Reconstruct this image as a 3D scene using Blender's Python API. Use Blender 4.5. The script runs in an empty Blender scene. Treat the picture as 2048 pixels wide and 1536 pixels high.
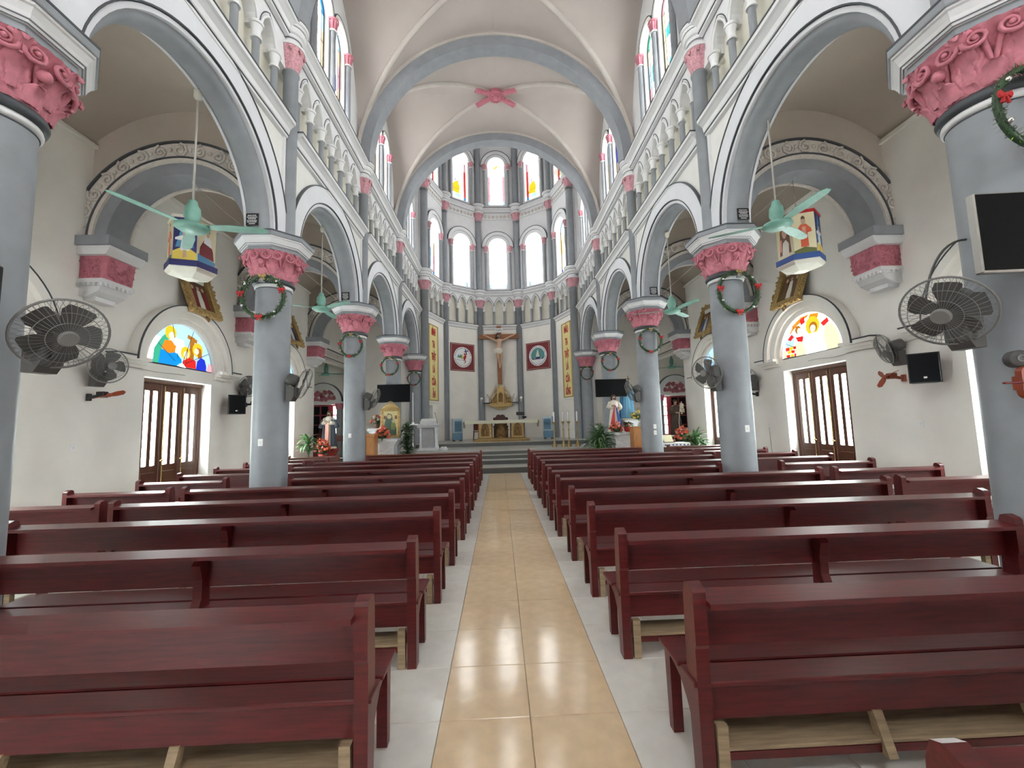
import bpy, bmesh, math, random
from mathutils import Matrix, Vector
random.seed(7)
PI = math.pi
SC = bpy.context.scene
COL = SC.collection
# ---------------------------------------------------------------- camera
yaw, pit, rol, FPX = .0326, .0930, .0274, 821.04
cy_, sy_, cp_, sp_, cr_, sr_ = math.cos(yaw), math.sin(yaw), math.cos(pit), math.sin(pit), math.cos(rol), math.sin(rol)
Rt = Vector((cy_, -sy_, 0)); Fw = Vector((sy_*cp_, cy_*cp_, sp_)); Up = Vector((-sy_*sp_, -cy_*sp_, cp_))
R2 = Rt*cr_ - Up*sr_; U2 = Rt*sr_ + Up*cr_
cd = bpy.data.cameras.new('camera'); cam = bpy.data.objects.new('camera', cd); COL.objects.link(cam)
M3 = Matrix((R2, U2, -Fw)).transposed().to_4x4(); M3.translation = (-.1308, 0, 1.6334); cam.matrix_world = M3
cd.sensor_fit = 'HORIZONTAL'; cd.sensor_width = 36; cd.lens = FPX/2048*36; cd.clip_start = .05; cd.clip_end = 300
SC.camera = cam
# ---------------------------------------------------------------- sky, exposure
W = bpy.data.worlds.new('overcast_sky'); SC.world = W; W.use_nodes = True
W.node_tree.nodes['Background'].inputs[0].default_value = (.93, .97, 1, 1)
W.node_tree.nodes['Background'].inputs[1].default_value = 5.0
vs = SC.view_settings; vs.view_transform = 'Standard'; vs.look = 'None'; vs.gamma = 1; vs.use_curve_mapping = False
vs.exposure = 2.35
GLASS_L = 5.0          # daylight coming through the panes
SC.cycles.use_denoising = True
SC.cycles.max_bounces = 5; SC.cycles.diffuse_bounces = 4; SC.cycles.glossy_bounces = 2; SC.cycles.transmission_bounces = 0; SC.cycles.caustics_reflective = False; SC.cycles.caustics_refractive = False
SC.cycles.use_adaptive_sampling = True; SC.cycles.adaptive_threshold = .12; SC.cycles.adaptive_min_samples = 16; SC.cycles.use_light_tree = False
SC.cycles.sample_clamp_indirect = 6

# ---------------------------------------------------------------- materials
MATS = {}
def mat(name, col, rough=.6, metal=0., var=.06, scale=3., bump=0., bscale=40., coat=0., stretch=None, spec=.5, crough=.08):
    if name in MATS: return MATS[name]
    m = bpy.data.materials.new(name); m.use_nodes = True; nt = m.node_tree; b = nt.nodes['Principled BSDF']
    b.inputs['Roughness'].default_value = rough; b.inputs['Metallic'].default_value = metal
    b.inputs['Coat Weight'].default_value = coat; b.inputs['Coat Roughness'].default_value = crough; b.inputs['Specular IOR Level'].default_value = spec
    tc = nt.nodes.new('ShaderNodeTexCoord'); mp = nt.nodes.new('ShaderNodeMapping')
    nt.links.new(tc.outputs['Object'], mp.inputs[0])
    if stretch: mp.inputs['Scale'].default_value = stretch
    n = nt.nodes.new('ShaderNodeTexNoise'); n.inputs['Scale'].default_value = scale; n.inputs['Detail'].default_value = 4
    nt.links.new(mp.outputs[0], n.inputs['Vector'])
    r = nt.nodes.new('ShaderNodeValToRGB'); nt.links.new(n.outputs[0], r.inputs[0])
    r.color_ramp.elements[0].position = .3; r.color_ramp.elements[1].position = .7
    r.color_ramp.elements[0].color = tuple(c*(1-var) for c in col)+(1,); r.color_ramp.elements[1].color = tuple(min(1, c*(1+var)) for c in col)+(1,)
    nt.links.new(r.outputs[0], b.inputs['Base Color'])
    if bump:
        n2 = nt.nodes.new('ShaderNodeTexNoise'); n2.inputs['Scale'].default_value = bscale; n2.inputs['Detail'].default_value = 3
        nt.links.new(mp.outputs[0], n2.inputs['Vector'])
        bp = nt.nodes.new('ShaderNodeBump'); bp.inputs['Strength'].default_value = bump; bp.inputs['Distance'].default_value = .01
        nt.links.new(n2.outputs[0], bp.inputs['Height']); nt.links.new(bp.outputs[0], b.inputs['Normal'])
    MATS[name] = m; return m
EXPO = 2.35
def glow(name, col, k=1., lit=False):
    """stained or frosted glass with daylight behind it"""
    if name in MATS: return MATS[name]
    m = bpy.data.materials.new(name); m.use_nodes = True; b = m.node_tree.nodes['Principled BSDF']
    b.inputs['Base Color'].default_value = tuple(c*.4 for c in col)+(1,); b.inputs['Roughness'].default_value = .15
    b.inputs['Emission Color'].default_value = col+(1,); b.inputs['Emission Strength'].default_value = GLASS_L*k if lit else k*2**-EXPO
    if not lit: m.cycles.emission_sampling = 'NONE'
    MATS[name] = m; return m
CREAM = mat('plaster_cream', (.86, .83, .775), .85, var=.05, scale=1.3, bump=.08)
WHITE = mat('paint_white', (.75, .75, .755), .6, var=.03)
LAV = mat('paint_lavender_white', (.70, .705, .735), .6, var=.03)
GREY = mat('paint_blue_grey', (.265, .28, .30), .5, var=.08, scale=4, bump=.05, bscale=25)
DARK = mat('paint_charcoal', (.055, .062, .07), .5)
PINK = mat('paint_pink', (.56, .19, .24), .6, var=.14, scale=14, bump=.25, bscale=50)
PINK2 = mat('paint_pale_pink', (.60, .30, .34), .6, var=.3, scale=30, bump=.25, bscale=50)
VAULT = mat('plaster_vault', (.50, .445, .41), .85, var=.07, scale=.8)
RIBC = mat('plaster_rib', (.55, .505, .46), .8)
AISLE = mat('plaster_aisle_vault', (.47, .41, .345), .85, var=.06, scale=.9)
SPAN = mat('plaster_spandrel', (.76, .75, .715), .75, var=.04)
TRIF = mat('plaster_pale_yellow', (.74, .71, .61), .8, var=.04)
RELIEF = mat('plaster_relief', (.66, .61, .55), .8, var=.08, scale=20)
PEW = mat('pew_varnish', (.095, .0078, .0078), .4, var=.35, scale=5, stretch=(1, 12, 12), coat=.22, crough=.3, spec=.4)
PEWF = mat('pew_varnish_front', (.13, .022, .009), .34, var=.3, scale=5, stretch=(1, 12, 12), coat=.4, crough=.25)
RAW = mat('raw_wood', (.32, .235, .14), .7, var=.25, scale=5, stretch=(1, 10, 10))
DOORW = mat('door_wood', (.085, .030, .016), .35, var=.35, scale=4, stretch=(8, 8, 1), coat=.2)
TAN = mat('tile_tan', (.70, .52, .33), .11, var=.08, scale=9, bump=.06, bscale=9)
TILE = mat('tile_cream', (.74, .72, .67), .11, var=.05, scale=9, bump=.05, bscale=9)
GROUT = mat('grout', (.40, .33, .26), .8)
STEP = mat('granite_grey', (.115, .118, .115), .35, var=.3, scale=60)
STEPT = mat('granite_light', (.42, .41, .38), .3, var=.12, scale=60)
GOLD = mat('gilt', (.50, .345, .14), .42, .55, var=.3, scale=30, bump=.3, bscale=60)
GOLDD = mat('gilt_dark', (.24, .135, .045), .45, .4, var=.4, scale=40, bump=.3)
BRASS = mat('brass', (.70, .50, .20), .25, 1.)
BLACK = mat('black_plastic', (.012, .012, .013), .3, var=.1)
SCREEN = mat('screen_glass', (.005, .005, .006), .3, var=0, spec=.12)
CHROME = mat('chrome_edge', (.65, .63, .6), .25, .8)
FANG = mat('fan_plastic_grey', (.085, .082, .078), .45, var=.12)
FANL = mat('fan_plastic_light', (.20, .195, .185), .5)
MINT = mat('fan_mint', (.17, .36, .29), .4, var=.15, scale=6)
STEELG = mat('rod_grey', (.42, .40, .36), .5)
ORANGE = mat('orange_plastic', (.30, .055, .02), .4)
MARBLE = mat('marble_white', (.72, .73, .74), .3, var=.1, scale=6)
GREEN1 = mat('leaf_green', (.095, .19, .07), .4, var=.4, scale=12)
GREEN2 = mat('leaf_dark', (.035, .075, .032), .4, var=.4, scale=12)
SKIN = mat('painted_skin', (.62, .40, .28), .5)
PLASTER = mat('painted_cream', (.78, .72, .62), .5)
HAIR = mat('painted_hair', (.07, .035, .02), .5)
def flat(name, r, g, b, rough=.5): return mat(name, (r, g, b), rough, var=.04)
RED = flat('red', .50, .02, .025); MAROON = flat('maroon', .20, .018, .025); BLUE = flat('blue', .04, .10, .33); SKYB = flat('sky_blue', .10, .30, .50)
YELL = flat('yellow', .80, .62, .12); CREAMP = flat('cream_print', .80, .73, .48); NAVY = flat('navy', .03, .03, .14); TEAL = flat('teal', .10, .30, .30)
PALE = flat('pale_print', .75, .72, .62); BROWNP = flat('brown_print', .16, .08, .045); ROSE = flat('rose_orange', .70, .13, .06); ROSE2 = flat('rose_pink', .78, .34, .28); WHITEP = flat('white_print', .85, .85, .85)
OLIVE = flat('olive_print', .17, .20, .06); LGREEN = flat('bright_green', .22, .55, .05); SILVER = mat('silver_foil', (.7, .72, .7), .2, .9); CABW = mat('cabinet_orange_wood', (.42, .17, .04), .4, var=.25, scale=4, stretch=(10, 10, 1))

# ---------------------------------------------------------------- mesh builder
class MB:
    def __init__(s, T=None): s.v, s.f, s.m, s.s, s.T = [], [], [], [], T
    def add(s, vs, fs, mi=0, sm=False):
        o = len(s.v); T = s.T
        s.v += [tuple(T @ Vector(p)) for p in vs] if T else [tuple(p) for p in vs]
        for f in fs: s.f.append([i+o for i in f]); s.m.append(mi); s.s.append(sm)
    def box(s, x0, x1, y0, y1, z0, z1, mi=0):
        s.add([(x0,y0,z0),(x1,y0,z0),(x1,y1,z0),(x0,y1,z0),(x0,y0,z1),(x1,y0,z1),(x1,y1,z1),(x0,y1,z1)],
              [(0,3,2,1),(4,5,6,7),(0,1,5,4),(1,2,6,5),(2,3,7,6),(3,0,4,7)], mi)
    def bev(s, x0, x1, y0, y1, z0, z1, b=.006, mi=0):
        """box with chamfered edges"""
        c = [((x0+b, x1-b), (y0+b, y1-b), (z0, z1)), ((x0+b, x1-b), (y0, y1), (z0+b, z1-b)), ((x0, x1), (y0+b, y1-b), (z0+b, z1-b))]
        vs = []; idx = {}
        for k, (X, Y, Z) in enumerate(c):
            for i in (0, 1):
                for j in (0, 1):
                    for l in (0, 1): idx[k, i, j, l] = len(vs); vs.append((X[i], Y[j], Z[l]))
        g = lambda k, *a: [idx[(k,)+t] for t in a]; fs = []
        for l in (0, 1): fs.append(g(0, (0,0,l),(1,0,l),(1,1,l),(0,1,l)))
        for j in (0, 1): fs.append(g(1, (0,j,0),(1,j,0),(1,j,1),(0,j,1)))
        for i in (0, 1): fs.append(g(2, (i,0,0),(i,1,0),(i,1,1),(i,0,1)))
        for j in (0, 1):
            for l in (0, 1): fs.append([idx[0,0,j,l], idx[0,1,j,l], idx[1,1,j,l], idx[1,0,j,l]])
        for i in (0, 1):
            for l in (0, 1): fs.append([idx[0,i,0,l], idx[0,i,1,l], idx[2,i,1,l], idx[2,i,0,l]])
            for j in (0, 1): fs.append([idx[1,i,j,0], idx[1,i,j,1], idx[2,i,j,1], idx[2,i,j,0]])
        for i in (0, 1):
            for j in (0, 1):
                for l in (0, 1): fs.append([idx[0,i,j,l], idx[1,i,j,l], idx[2,i,j,l]])
        s.add(vs, fs, mi)
    def prism(s, poly, w0, w1, ax='y', mi=0, sm=False):
        n = len(poly); f = {'x': lambda a, b, w: (w, a, b), 'y': lambda a, b, w: (a, w, b), 'z': lambda a, b, w: (a, b, w)}[ax]
        s.add([f(a, b, w0) for a, b in poly]+[f(a, b, w1) for a, b in poly],
              [list(range(n))[::-1], list(range(n, 2*n))], mi)
        s.add([f(a, b, w0) for a, b in poly]+[f(a, b, w1) for a, b in poly],
              [(i, (i+1) % n, n+(i+1) % n, n+i) for i in range(n)], mi, sm)
    def lathe(s, prof, seg=24, c=(0, 0), rot=0., mi=0, sm=True, cap=True, sx=1., sy=1., fn=None, hard=False):
        if hard:
            for p, q in zip(prof, prof[1:]): s.lathe([p, q], seg, c, rot, mi, sm, False, sx, sy, fn)
            return
        vs = []; fs = []; n = len(prof)
        for k in range(seg):
            a = rot+2*PI*k/seg
            for r, z in prof:
                rr = r+(fn(a, z) if fn else 0)
                vs.append((c[0]+rr*math.cos(a)*sx, c[1]+rr*math.sin(a)*sy, z))
        for k in range(seg):
            k2 = (k+1) % seg
            for i in range(n-1): fs.append((k*n+i, k2*n+i, k2*n+i+1, k*n+i+1))
        s.add(vs, fs, mi, sm)
        if cap:
            s.add([vs[k*n] for k in range(seg)], [list(range(seg))[::-1]], mi); s.add([vs[k*n+n-1] for k in range(seg)], [list(range(seg))], mi)
    def tube(s, path, r, seg=6, closed=False, mi=0, sm=True, cap=True):
        P = [Vector(p) for p in path]; n = len(P); R = r if isinstance(r, (list, tuple)) else [r]*n
        vs = []; up = None
        for i in range(n):
            t = (P[(i+1) % n]-P[i-1]) if closed else (P[min(i+1, n-1)]-P[max(i-1, 0)])
            t.normalize()
            if up is None: up = Vector((0, 0, 1)) if abs(t.z) < .9 else Vector((1, 0, 0))
            a = t.cross(up)
            if a.length < 1e-5: a = t.orthogonal()
            a.normalize(); b = a.cross(t).normalized(); up = b
            for k in range(seg):
                th = 2*PI*k/seg; vs.append(P[i]+(a*math.cos(th)+b*math.sin(th))*R[i])
        fs = []
        for i in range(n if closed else n-1):
            j = (i+1) % n
            for k in range(seg): fs.append((i*seg+k, i*seg+(k+1) % seg, j*seg+(k+1) % seg, j*seg+k))
        if cap and not closed: fs += [list(range(seg))[::-1], list(range((n-1)*seg, n*seg))]
        s.add(vs, fs, mi, sm)
    def ring(s, ca, cb, r0, r1, w0, w1, ax='x', a0=0., a1=PI, seg=28, mi=0, sm=True):
        """solid sector of an annulus in a vertical plane"""
        f = {'x': lambda a, b, w: (w, a, b), 'y': lambda a, b, w: (a, w, b), 'z': lambda a, b, w: (a, b, w)}[ax]
        vs = []
        for i in range(seg+1):
            t = a0+(a1-a0)*i/seg; c, d = math.cos(t), math.sin(t)
            for r, w in ((r0, w0), (r1, w0), (r1, w1), (r0, w1)): vs.append(f(ca+r*c, cb+r*d, w))
        for k in range(4):
            s.add([vs[i*4+q] for i in range(seg+1) for q in (k, (k+1) % 4)], [(2*i, 2*i+1, 2*i+3, 2*i+2) for i in range(seg)], mi, sm)
        s.add(vs[:4]+vs[-4:], [(0, 1, 2, 3), (7, 6, 5, 4)], mi)
    def arcsweep(s, ca, cb, prof, ax='x', a0=0., a1=PI, seg=28, mi=0):
        """profile of (radius, depth) points swept round an arc"""
        f = {'x': lambda a, b, w: (w, a, b), 'y': lambda a, b, w: (a, w, b), 'z': lambda a, b, w: (a, b, w)}[ax]
        n = len(prof); vs = []
        for i in range(seg+1):
            t = a0+(a1-a0)*i/seg; c, d = math.cos(t), math.sin(t)
            vs += [f(ca+r*c, cb+r*d, w) for r, w in prof]
        s.add(vs, [(i*n+k, i*n+k+1, (i+1)*n+k+1, (i+1)*n+k) for i in range(seg) for k in range(n-1)], mi, True)
    def sph(s, c, r, seg=12, rings=8, mi=0):
        rx, ry, rz = r if isinstance(r, (list, tuple)) else (r, r, r)
        vs = [(c[0], c[1], c[2]-rz)]; fs = []
        for i in range(1, rings):
            p = -PI/2+PI*i/rings
            for k in range(seg):
                t = 2*PI*k/seg; vs.append((c[0]+rx*math.cos(p)*math.cos(t), c[1]+ry*math.cos(p)*math.sin(t), c[2]+rz*math.sin(p)))
        vs.append((c[0], c[1], c[2]+rz)); L = len(vs)-1
        for k in range(seg):
            k2 = (k+1) % seg; fs.append((0, 1+k2, 1+k)); fs.append((L, L-seg+k, L-seg+k2))
            for i in range(rings-2): fs.append((1+i*seg+k, 1+i*seg+k2, 1+(i+1)*seg+k2, 1+(i+1)*seg+k))
        s.add(vs, fs, mi, True)
    def plate(s, a0, a1, z0, z1, ops, w0, w1, ax='x', mi=0, seg=20):
        """wall slab pierced by openings (centre, half width, sill, spring, kind)"""
        x = a0
        def B(p, q, r, t):
            if q-p > 1e-4 and t-r > 1e-4: s.prism([(p, r), (q, r), (q, t), (p, t)], w0, w1, ax, mi)
        for c, h, sill, spr, kind in sorted(ops):
            B(x, c-h, z0, z1); B(c-h, c+h, z0, sill)
            if kind == 'flat': B(c-h, c+h, spr, z1)
            else:
                pts = arch_pts(c, spr, h, kind, seg)
                for p, q in zip(pts, pts[1:]): s.prism([p, q, (q[0], z1), (p[0], z1)], w0, w1, ax, mi)
            x = c+h
        B(x, a1, z0, z1)
    def build(s, name, mats, parent=None, loc=None, rot=None):
        me = bpy.data.meshes.new(name); me.from_pydata(s.v, [], s.f)
        for m in (mats if isinstance(mats, (list, tuple)) else [mats]): me.materials.append(m)
        me.polygons.foreach_set('material_index', s.m); me.polygons.foreach_set('use_smooth', s.s); me.update()
        bm = bmesh.new(); bm.from_mesh(me); bmesh.ops.recalc_face_normals(bm, faces=bm.faces); bm.to_mesh(me); bm.free()
        return link(name, me, parent, loc, rot)
def arch_pts(c, spr, h, kind, seg=20):
    if kind == 'round': return [(c-h*math.cos(PI*i/seg), spr+h*math.sin(PI*i/seg)) for i in range(seg+1)]
    # pointed: two arcs of radius 1.6 h
    R = 2.2*h; a = math.acos((R-h)/R); n = seg//2; L = [(c-h+R-R*math.cos(a*i/n), spr+R*math.sin(a*i/n)) for i in range(n+1)]
    return L+[(2*c-x, z) for x, z in L[-2::-1]]
KIDS = {}
def link(name, me, parent=None, loc=None, rot=None):
    o = bpy.data.objects.new(name, me); COL.objects.link(o)
    if parent: o.parent = parent; KIDS.setdefault(parent.name, []).append(o)
    if loc: o.location = loc
    if rot: o.rotation_euler = rot
    return o
def tag(o, label, cat=None, group=None, kind=None):
    o['label'] = label
    if cat: o['category'] = cat
    if group: o['group'] = group
    if kind: o['kind'] = kind
    return o
def thing(name, label, cat, loc=(0, 0, 0), rz=0., group=None, kind=None):
    o = link(name, None, None, loc, (0, 0, rz)); o.empty_display_size = .1
    return tag(o, label, cat, group, kind)
def copy_tree(root, loc=None, rot=None, label=None, scale=None, parent=None):
    r = root.copy(); COL.objects.link(r)
    if parent: r.parent = parent; KIDS.setdefault(parent.name, []).append(r)
    if loc is not None: r.location = loc
    if rot is not None: r.rotation_euler = rot
    if scale is not None: r.scale = scale
    if label: r['label'] = label
    for ch in KIDS.get(root.name, []):
        copy_tree(ch, parent=r)
    return r
ORD = ['zeroth', 'first', 'second', 'third', 'fourth', 'fifth', 'sixth', 'seventh', 'eighth', 'ninth', 'tenth', 'eleventh', 'twelfth']
def SX(s): return Matrix.Scale(-1, 4, (1, 0, 0)) if s < 0 else None
SIDE = {-1: 'left', 1: 'right'}
# ================================================================ the building
YY = [-4.98, 3.04, 7.05, 11.07, 15.08, 19.09]; BAY = 4.013
WX = 7.0                                # side walls
def struct(o, label, cat): return tag(o, label, cat, kind='structure')
# ---------------------------------------------------------------- floor
fl = MB(); fl.box(-10.4, 10.4, -5.6, 24, -.2, -.012)
floor = struct(fl.build('floor', GROUT), 'glossy tiled church floor, tan down the centre aisle and cream beside it', 'floor')
tm = MB(); tm.bev(-.2485, .2485, -.2485, .2485, -.02, 0, .003); tile_t = tm.build('tile', TAN, floor); tile_c_me = None
S0 = 2.4454-.5*7
first = True
for r in range(29):
    y = S0+.25+.5*r
    if y > 13.5: break
    for x in (-.25, .25):
        if first: tile_t.location = (x, y, 0); first = False
        else: link('tile', tile_t.data, floor, (x, y, 0))
tm = MB(); tm.bev(-.2485, .2485, -.2485, .2485, -.02, 0, .003); t0 = tm.build('tile', TILE, floor, (.75, S0+.25, 0))
rest = MB()
for r in range(29):
    y = S0+.25+.5*r
    for c in range(1, 14):
        for s in (-1, 1):
            x = s*(.25+.5*c)
            if c <= 4 and (r, c, s) != (0, 1, 1): link('tile', t0.data, floor, (x, y, 0))
            elif c > 4: rest.bev(x-.2485, x+.2485, y-.2485, y+.2485, -.02, 0, .003)
o = rest.build('tile_field', TILE, floor); o['kind'] = 'stuff'
# ---------------------------------------------------------------- steps and sanctuary floor
steps = [(13.6, 14.5, .19), (14.5, 14.9, .345), (14.9, 15.1, .49), (15.1, 17.9, .63)]
st = thing('floor_sanctuary', 'raised grey granite sanctuary floor with steps at the end of the aisle', 'floor', (0, 0, 0), kind='structure')
for i, (a, b, z) in enumerate(steps):
    e = 24 if i == 3 else b+.02; w = 3.7 if i < 3 else 3.72
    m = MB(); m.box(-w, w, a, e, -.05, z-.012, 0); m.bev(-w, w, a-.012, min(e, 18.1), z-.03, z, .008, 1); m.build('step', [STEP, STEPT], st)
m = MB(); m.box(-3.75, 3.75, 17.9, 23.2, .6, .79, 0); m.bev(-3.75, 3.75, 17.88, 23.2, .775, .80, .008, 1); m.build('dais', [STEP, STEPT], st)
# ---------------------------------------------------------------- nave walls
def string(m, y0, y1, z, x=3.8, deep=.2, ax='y'):
    """moulded string course whose dark top edge lies at z; profile in (x, z), swept along y"""
    p = [(x, z-.34), (x-.30*deep, z-.32), (x-.30*deep, z-.27), (x-.42*deep, z-.25), (x-.5*deep, z-.17), (x-.8*deep, z-.11), (x-.97*deep, z-.09), (x-.97*deep, z-.03), (x, z-.03)]
    m.prism(p, y0, y1, ax, 0)
    m.prism([(x, z-.03), (x-deep, z-.03), (x-deep, z), (x, z)], y0, y1, ax, 1)
    m.prism([(x, z-.275), (x-.36*deep, z-.275), (x-.36*deep, z-.262), (x, z-.262)], y0, y1, ax, 1)
def colonnette(z0, zc, z1, r, capm, sh=GREY, caprel=False):
    """slim shaft with base and flaring capital; z0 foot, zc shaft top, z1 capital top"""
    m = MB()
    m.lathe([(r*1.5, z0), (r*1.5, z0+.03), (r*1.15, z0+.07), (r, z0+.09), (r, zc)], 12, mi=0)
    m.lathe([(r*1.35, zc), (r*1.4, zc+.02), (r*1.1, zc+.035), (r*1.08, zc+.06), (r*1.2, zc+(z1-zc)*.5), (r*1.6, z1-.05)], 16 if not caprel else 32, mi=1, cap=False,
            fn=(lambda a, z: .26*r*math.sin(8*a)*(1 if zc+.05 < z else 0)) if caprel else None)
    m.lathe([(r*1.6, z1-.05), (r*1.9, z1-.045), (r*1.95, z1-.02), (r*1.95, z1)], 16, mi=1 if not caprel else 1, hard=True); m.lathe([(r*1.05, zc-.012), (r*1.45, zc-.01), (r*1.5, zc+.012), (r*1.1, zc+.03)], 16, mi=1 if not caprel else 2, hard=True)
    return m, [sh, capm, WHITE]
tri_mb, tri_ms = colonnette(7.05, 7.82, 8.09, .056, WHITE)
tri_me = None; cl_me = None
def leaf_shaft(m, x, y, r, z0, zc, zt, half=False):
    """wall shaft with pink capital zc..zc+.42 and a stepped white collar up to zt"""
    m.lathe([(r, z0), (r, zc-.06), (r*1.15, zc-.05), (r*1.15, zc-.02), (r, zc)], 16, (x, y), mi=0)
    n = 12; m.lathe([(r*(1.02+.25*(i/n)+.48*(i/n)**2.5), zc+.40*i/n) for i in range(n+1)], 64, (x, y), mi=1, fn=lambda a, z: r*(.13*abs(math.sin(4*a))*math.sin(min(1, (z-zc)/.26)*PI)+.14*abs(math.sin(4*a+.78))*max(0, math.sin(((z-zc)-.12)/.28*PI))+.03*math.sin(24*a+z*40)))
    for k in range(8):
        a0 = PI/4*k+PI/8; m.tube([(x+(r*1.72)*math.cos(a0+.09*(1-i/9)*math.cos(i*.9)/(r*8)), y+(r*1.72)*math.sin(a0+.09*(1-i/9)*math.cos(i*.9)/(r*8)), zc+.33+.06*(1-i/9)*math.sin(i*.9)) for i in range(8)], .018*r/.125, 5, mi=1)
    h = zt-zc
    m.lathe([(r*1.55, zc+.395), (r*1.85, zc+.40), (r*1.9, zc+.44), (r*1.3, zc+.45), (r*1.25, zc+.47), (r*1.25, zc+h*.62), (r*1.42, zc+h*.63), (r*1.5, zc+h*.66), (r*1.5, zc+h*.70), (r*1.75, zc+h*.72)], 24, (x, y), mi=2, hard=True)
    m.lathe([(r*1.75, zc+h*.72), (r*1.88, zc+h*.75), (r*1.95, zc+h*.79), (r*1.88, zc+h*.83), (r*1.8, zc+h*.845)], 24, (x, y), mi=2, cap=False)
    m.lathe([(r*1.8, zc+h*.845), (r*2.0, zc+h*.855), (r*2.05, zc+h*.90), (r*2.2, zc+h*.91), (r*2.25, zt-.02), (r*2.25, zt), (.001, zt)], 24, (x, y), mi=2, hard=True)
    m.lathe([(r*2.265, zt-.022), (r*2.265, zt)], 24, (x, y), mi=3, cap=False); m.lathe([(r*1.44, zc+h*.615), (r*1.45, zc+h*.63)], 24, (x, y), mi=3, cap=False); m.lathe([(r*1.82, zc+h*.842), (r*1.9, zc+h*.852)], 24, (x, y), mi=3, cap=False)
walls = {}
for s in (-1, 1):
    T = SX(s); m = MB(T)
    for k in range(5):
        a, b = YY[k], YY[k+1]; c = (a+b)/2
        m.plate(a, b, 4.86, 7.02, [(c, 1.62, 4.86, 4.86, 'round')], 3.8, 4.2, 'x', 0, 30)
        m.box(4.02, 4.2, a, b, 7.0, 8.95, 1)                                                  # back of the blind arcade
        m.plate(a, b, 8.06, 8.95, [(c-1.3375+.535*i, .215, 8.06, 8.06, 'point') for i in range(6)], 3.82, 4.03, 'x', 2, 12)
        top = 13.2 if k < 4 else 18.6
        m.plate(a, b, 8.9, top, [(c-.485, .36, 9.13, 11.25, 'round'), (c+.485, .36, 9.13, 11.25, 'round')], 3.92, 4.22, 'x', 2, 16)
    w = struct(m.build('wall_nave_'+SIDE[s], [SPAN, TRIF, WHITE]), SIDE[s]+' nave wall with round arches, blind arcade and clerestory above grey columns', 'wall'); walls[s] = w
    for k in range(5):
        a, b = YY[k], YY[k+1]; c = (a+b)/2
        if k == 0: continue
        m = MB(T)
        m.ring(c, 4.86, 1.635, 1.95, 3.75, 3.82, 'x', mi=0, seg=36); m.ring(c, 4.86, 1.95, 1.97, 3.735, 3.82, 'x', mi=1, seg=36); m.ring(c, 4.86, 1.618, 1.636, 3.742, 3.82, 'x', mi=1, seg=36)
        m.ring(c, 4.86, 1.56, 1.612, 3.77, 4.23, 'x', mi=0, seg=36)
        pr = [(1.575, 3.80)]+[(1.565-.13*math.sin(PI*i/10)**.8, 4.0-.17*math.cos(PI*i/10)) for i in range(11)]+[(1.575, 4.2)]
        m.arcsweep(c, 4.86, pr, 'x', seg=36, mi=2)
        m.ring(c, 4.86, 1.53, 1.57, 4.19, 4.23, 'x', mi=0, seg=36)
        m.build('archivolt', [LAV, DARK, GREY], w)
        m = MB(T); string(m, a+.13, b-.13, 7.05); m.build('string_course', [WHITE, DARK], w)
        m = MB(T); string(m, a+.13, b-.13, 8.98, deep=.22); m.build('string_course', [WHITE, DARK], w)
        m = MB(T)
        for i in range(6):
            pts = arch_pts(c-1.3375+.535*i, 8.07, .225, 'point', 14); m.tube([(3.815, p, q) for p, q in pts], .026, 6, mi=0)
            pts = arch_pts(c-1.3375+.535*i, 8.09, .258, 'point', 14); m.tube([(3.815, p, q) for p, q in pts], .009, 4, mi=1)
        m.build('arcade_moulding', [WHITE, DARK], w)
        for i in range(7):
            if tri_me is None: tri_me = tri_mb.build('colonnette', tri_ms, w, (s*3.86, c-1.605+.535*i, 0)).data
            else: link('colonnette', tri_me, w, (s*3.86, c-1.605+.535*i, 0))
        if k > 1:
            m = MB(T)
            for q in (-.485, .485):
                m.ring(c+q, 11.27, .37, .47, 3.83, 3.94, 'x', mi=0, seg=20); m.ring(c+q, 11.27, .47, .49, 3.82, 3.94, 'x', mi=1, seg=20)
            m.build('window_moulding', [CREAM, DARK], w)
            for q in (-.97, 0, .97):
                if cl_me is None:
                    mm, ms = colonnette(8.99, 10.98, 11.27, .068, PINK, caprel=True); cl_me = mm.build('window_colonnette', ms, w, (s*3.86, c+q, 0)).data
                else: link('window_colonnette', cl_me, w, (s*3.86, c+q, 0))
    for k in range(1, 5):
        m = MB(T); y = YY[k]
        leaf_shaft(m, 3.78, y, .125, 4.86, 8.08, 8.98)
        for q in (-1, 1): m.box(3.765, 3.81, y+q*.17-.03, y+q*.17+.03, 4.9, 6.75, 2)
        m.build('wall_shaft', [GREY, PINK2, WHITE, DARK], w)
# ---------------------------------------------------------------- nave vault
va = MB(); zz, hh, aa = 8.98, 3.86, 3.93; N = 14; Q = 6
for k in range(4):
    a, b = YY[k], YY[k+1]; c = (a+b)/2; hb = (b-a)/2
    for sx in (-1, 1):
        for sy in (-1, 1):
            for kind in (0, 1):
                vs = []
                for i in range(N+1):
                    ph = PI/2*i/N; x, y, z = aa*math.cos(ph), hb*math.cos(ph), zz+hh*math.sin(ph)
                    for j in range(Q+1):
                        t = j/Q
                        vs.append((sx*x, c+sy*(y+(hb-y)*t), z) if kind == 0 else (sx*(x+(aa-x)*t), c+sy*y, z))
                va.add(vs, [(i*(Q+1)+j, i*(Q+1)+j+1, (i+1)*(Q+1)+j+1, (i+1)*(Q+1)+j) for i in range(N) for j in range(Q)], 0, True)
ceil = struct(va.build('ceiling_nave', VAULT), 'plastered groin vault over the nave, warm grey with pale diagonal ribs', 'ceiling')
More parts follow.
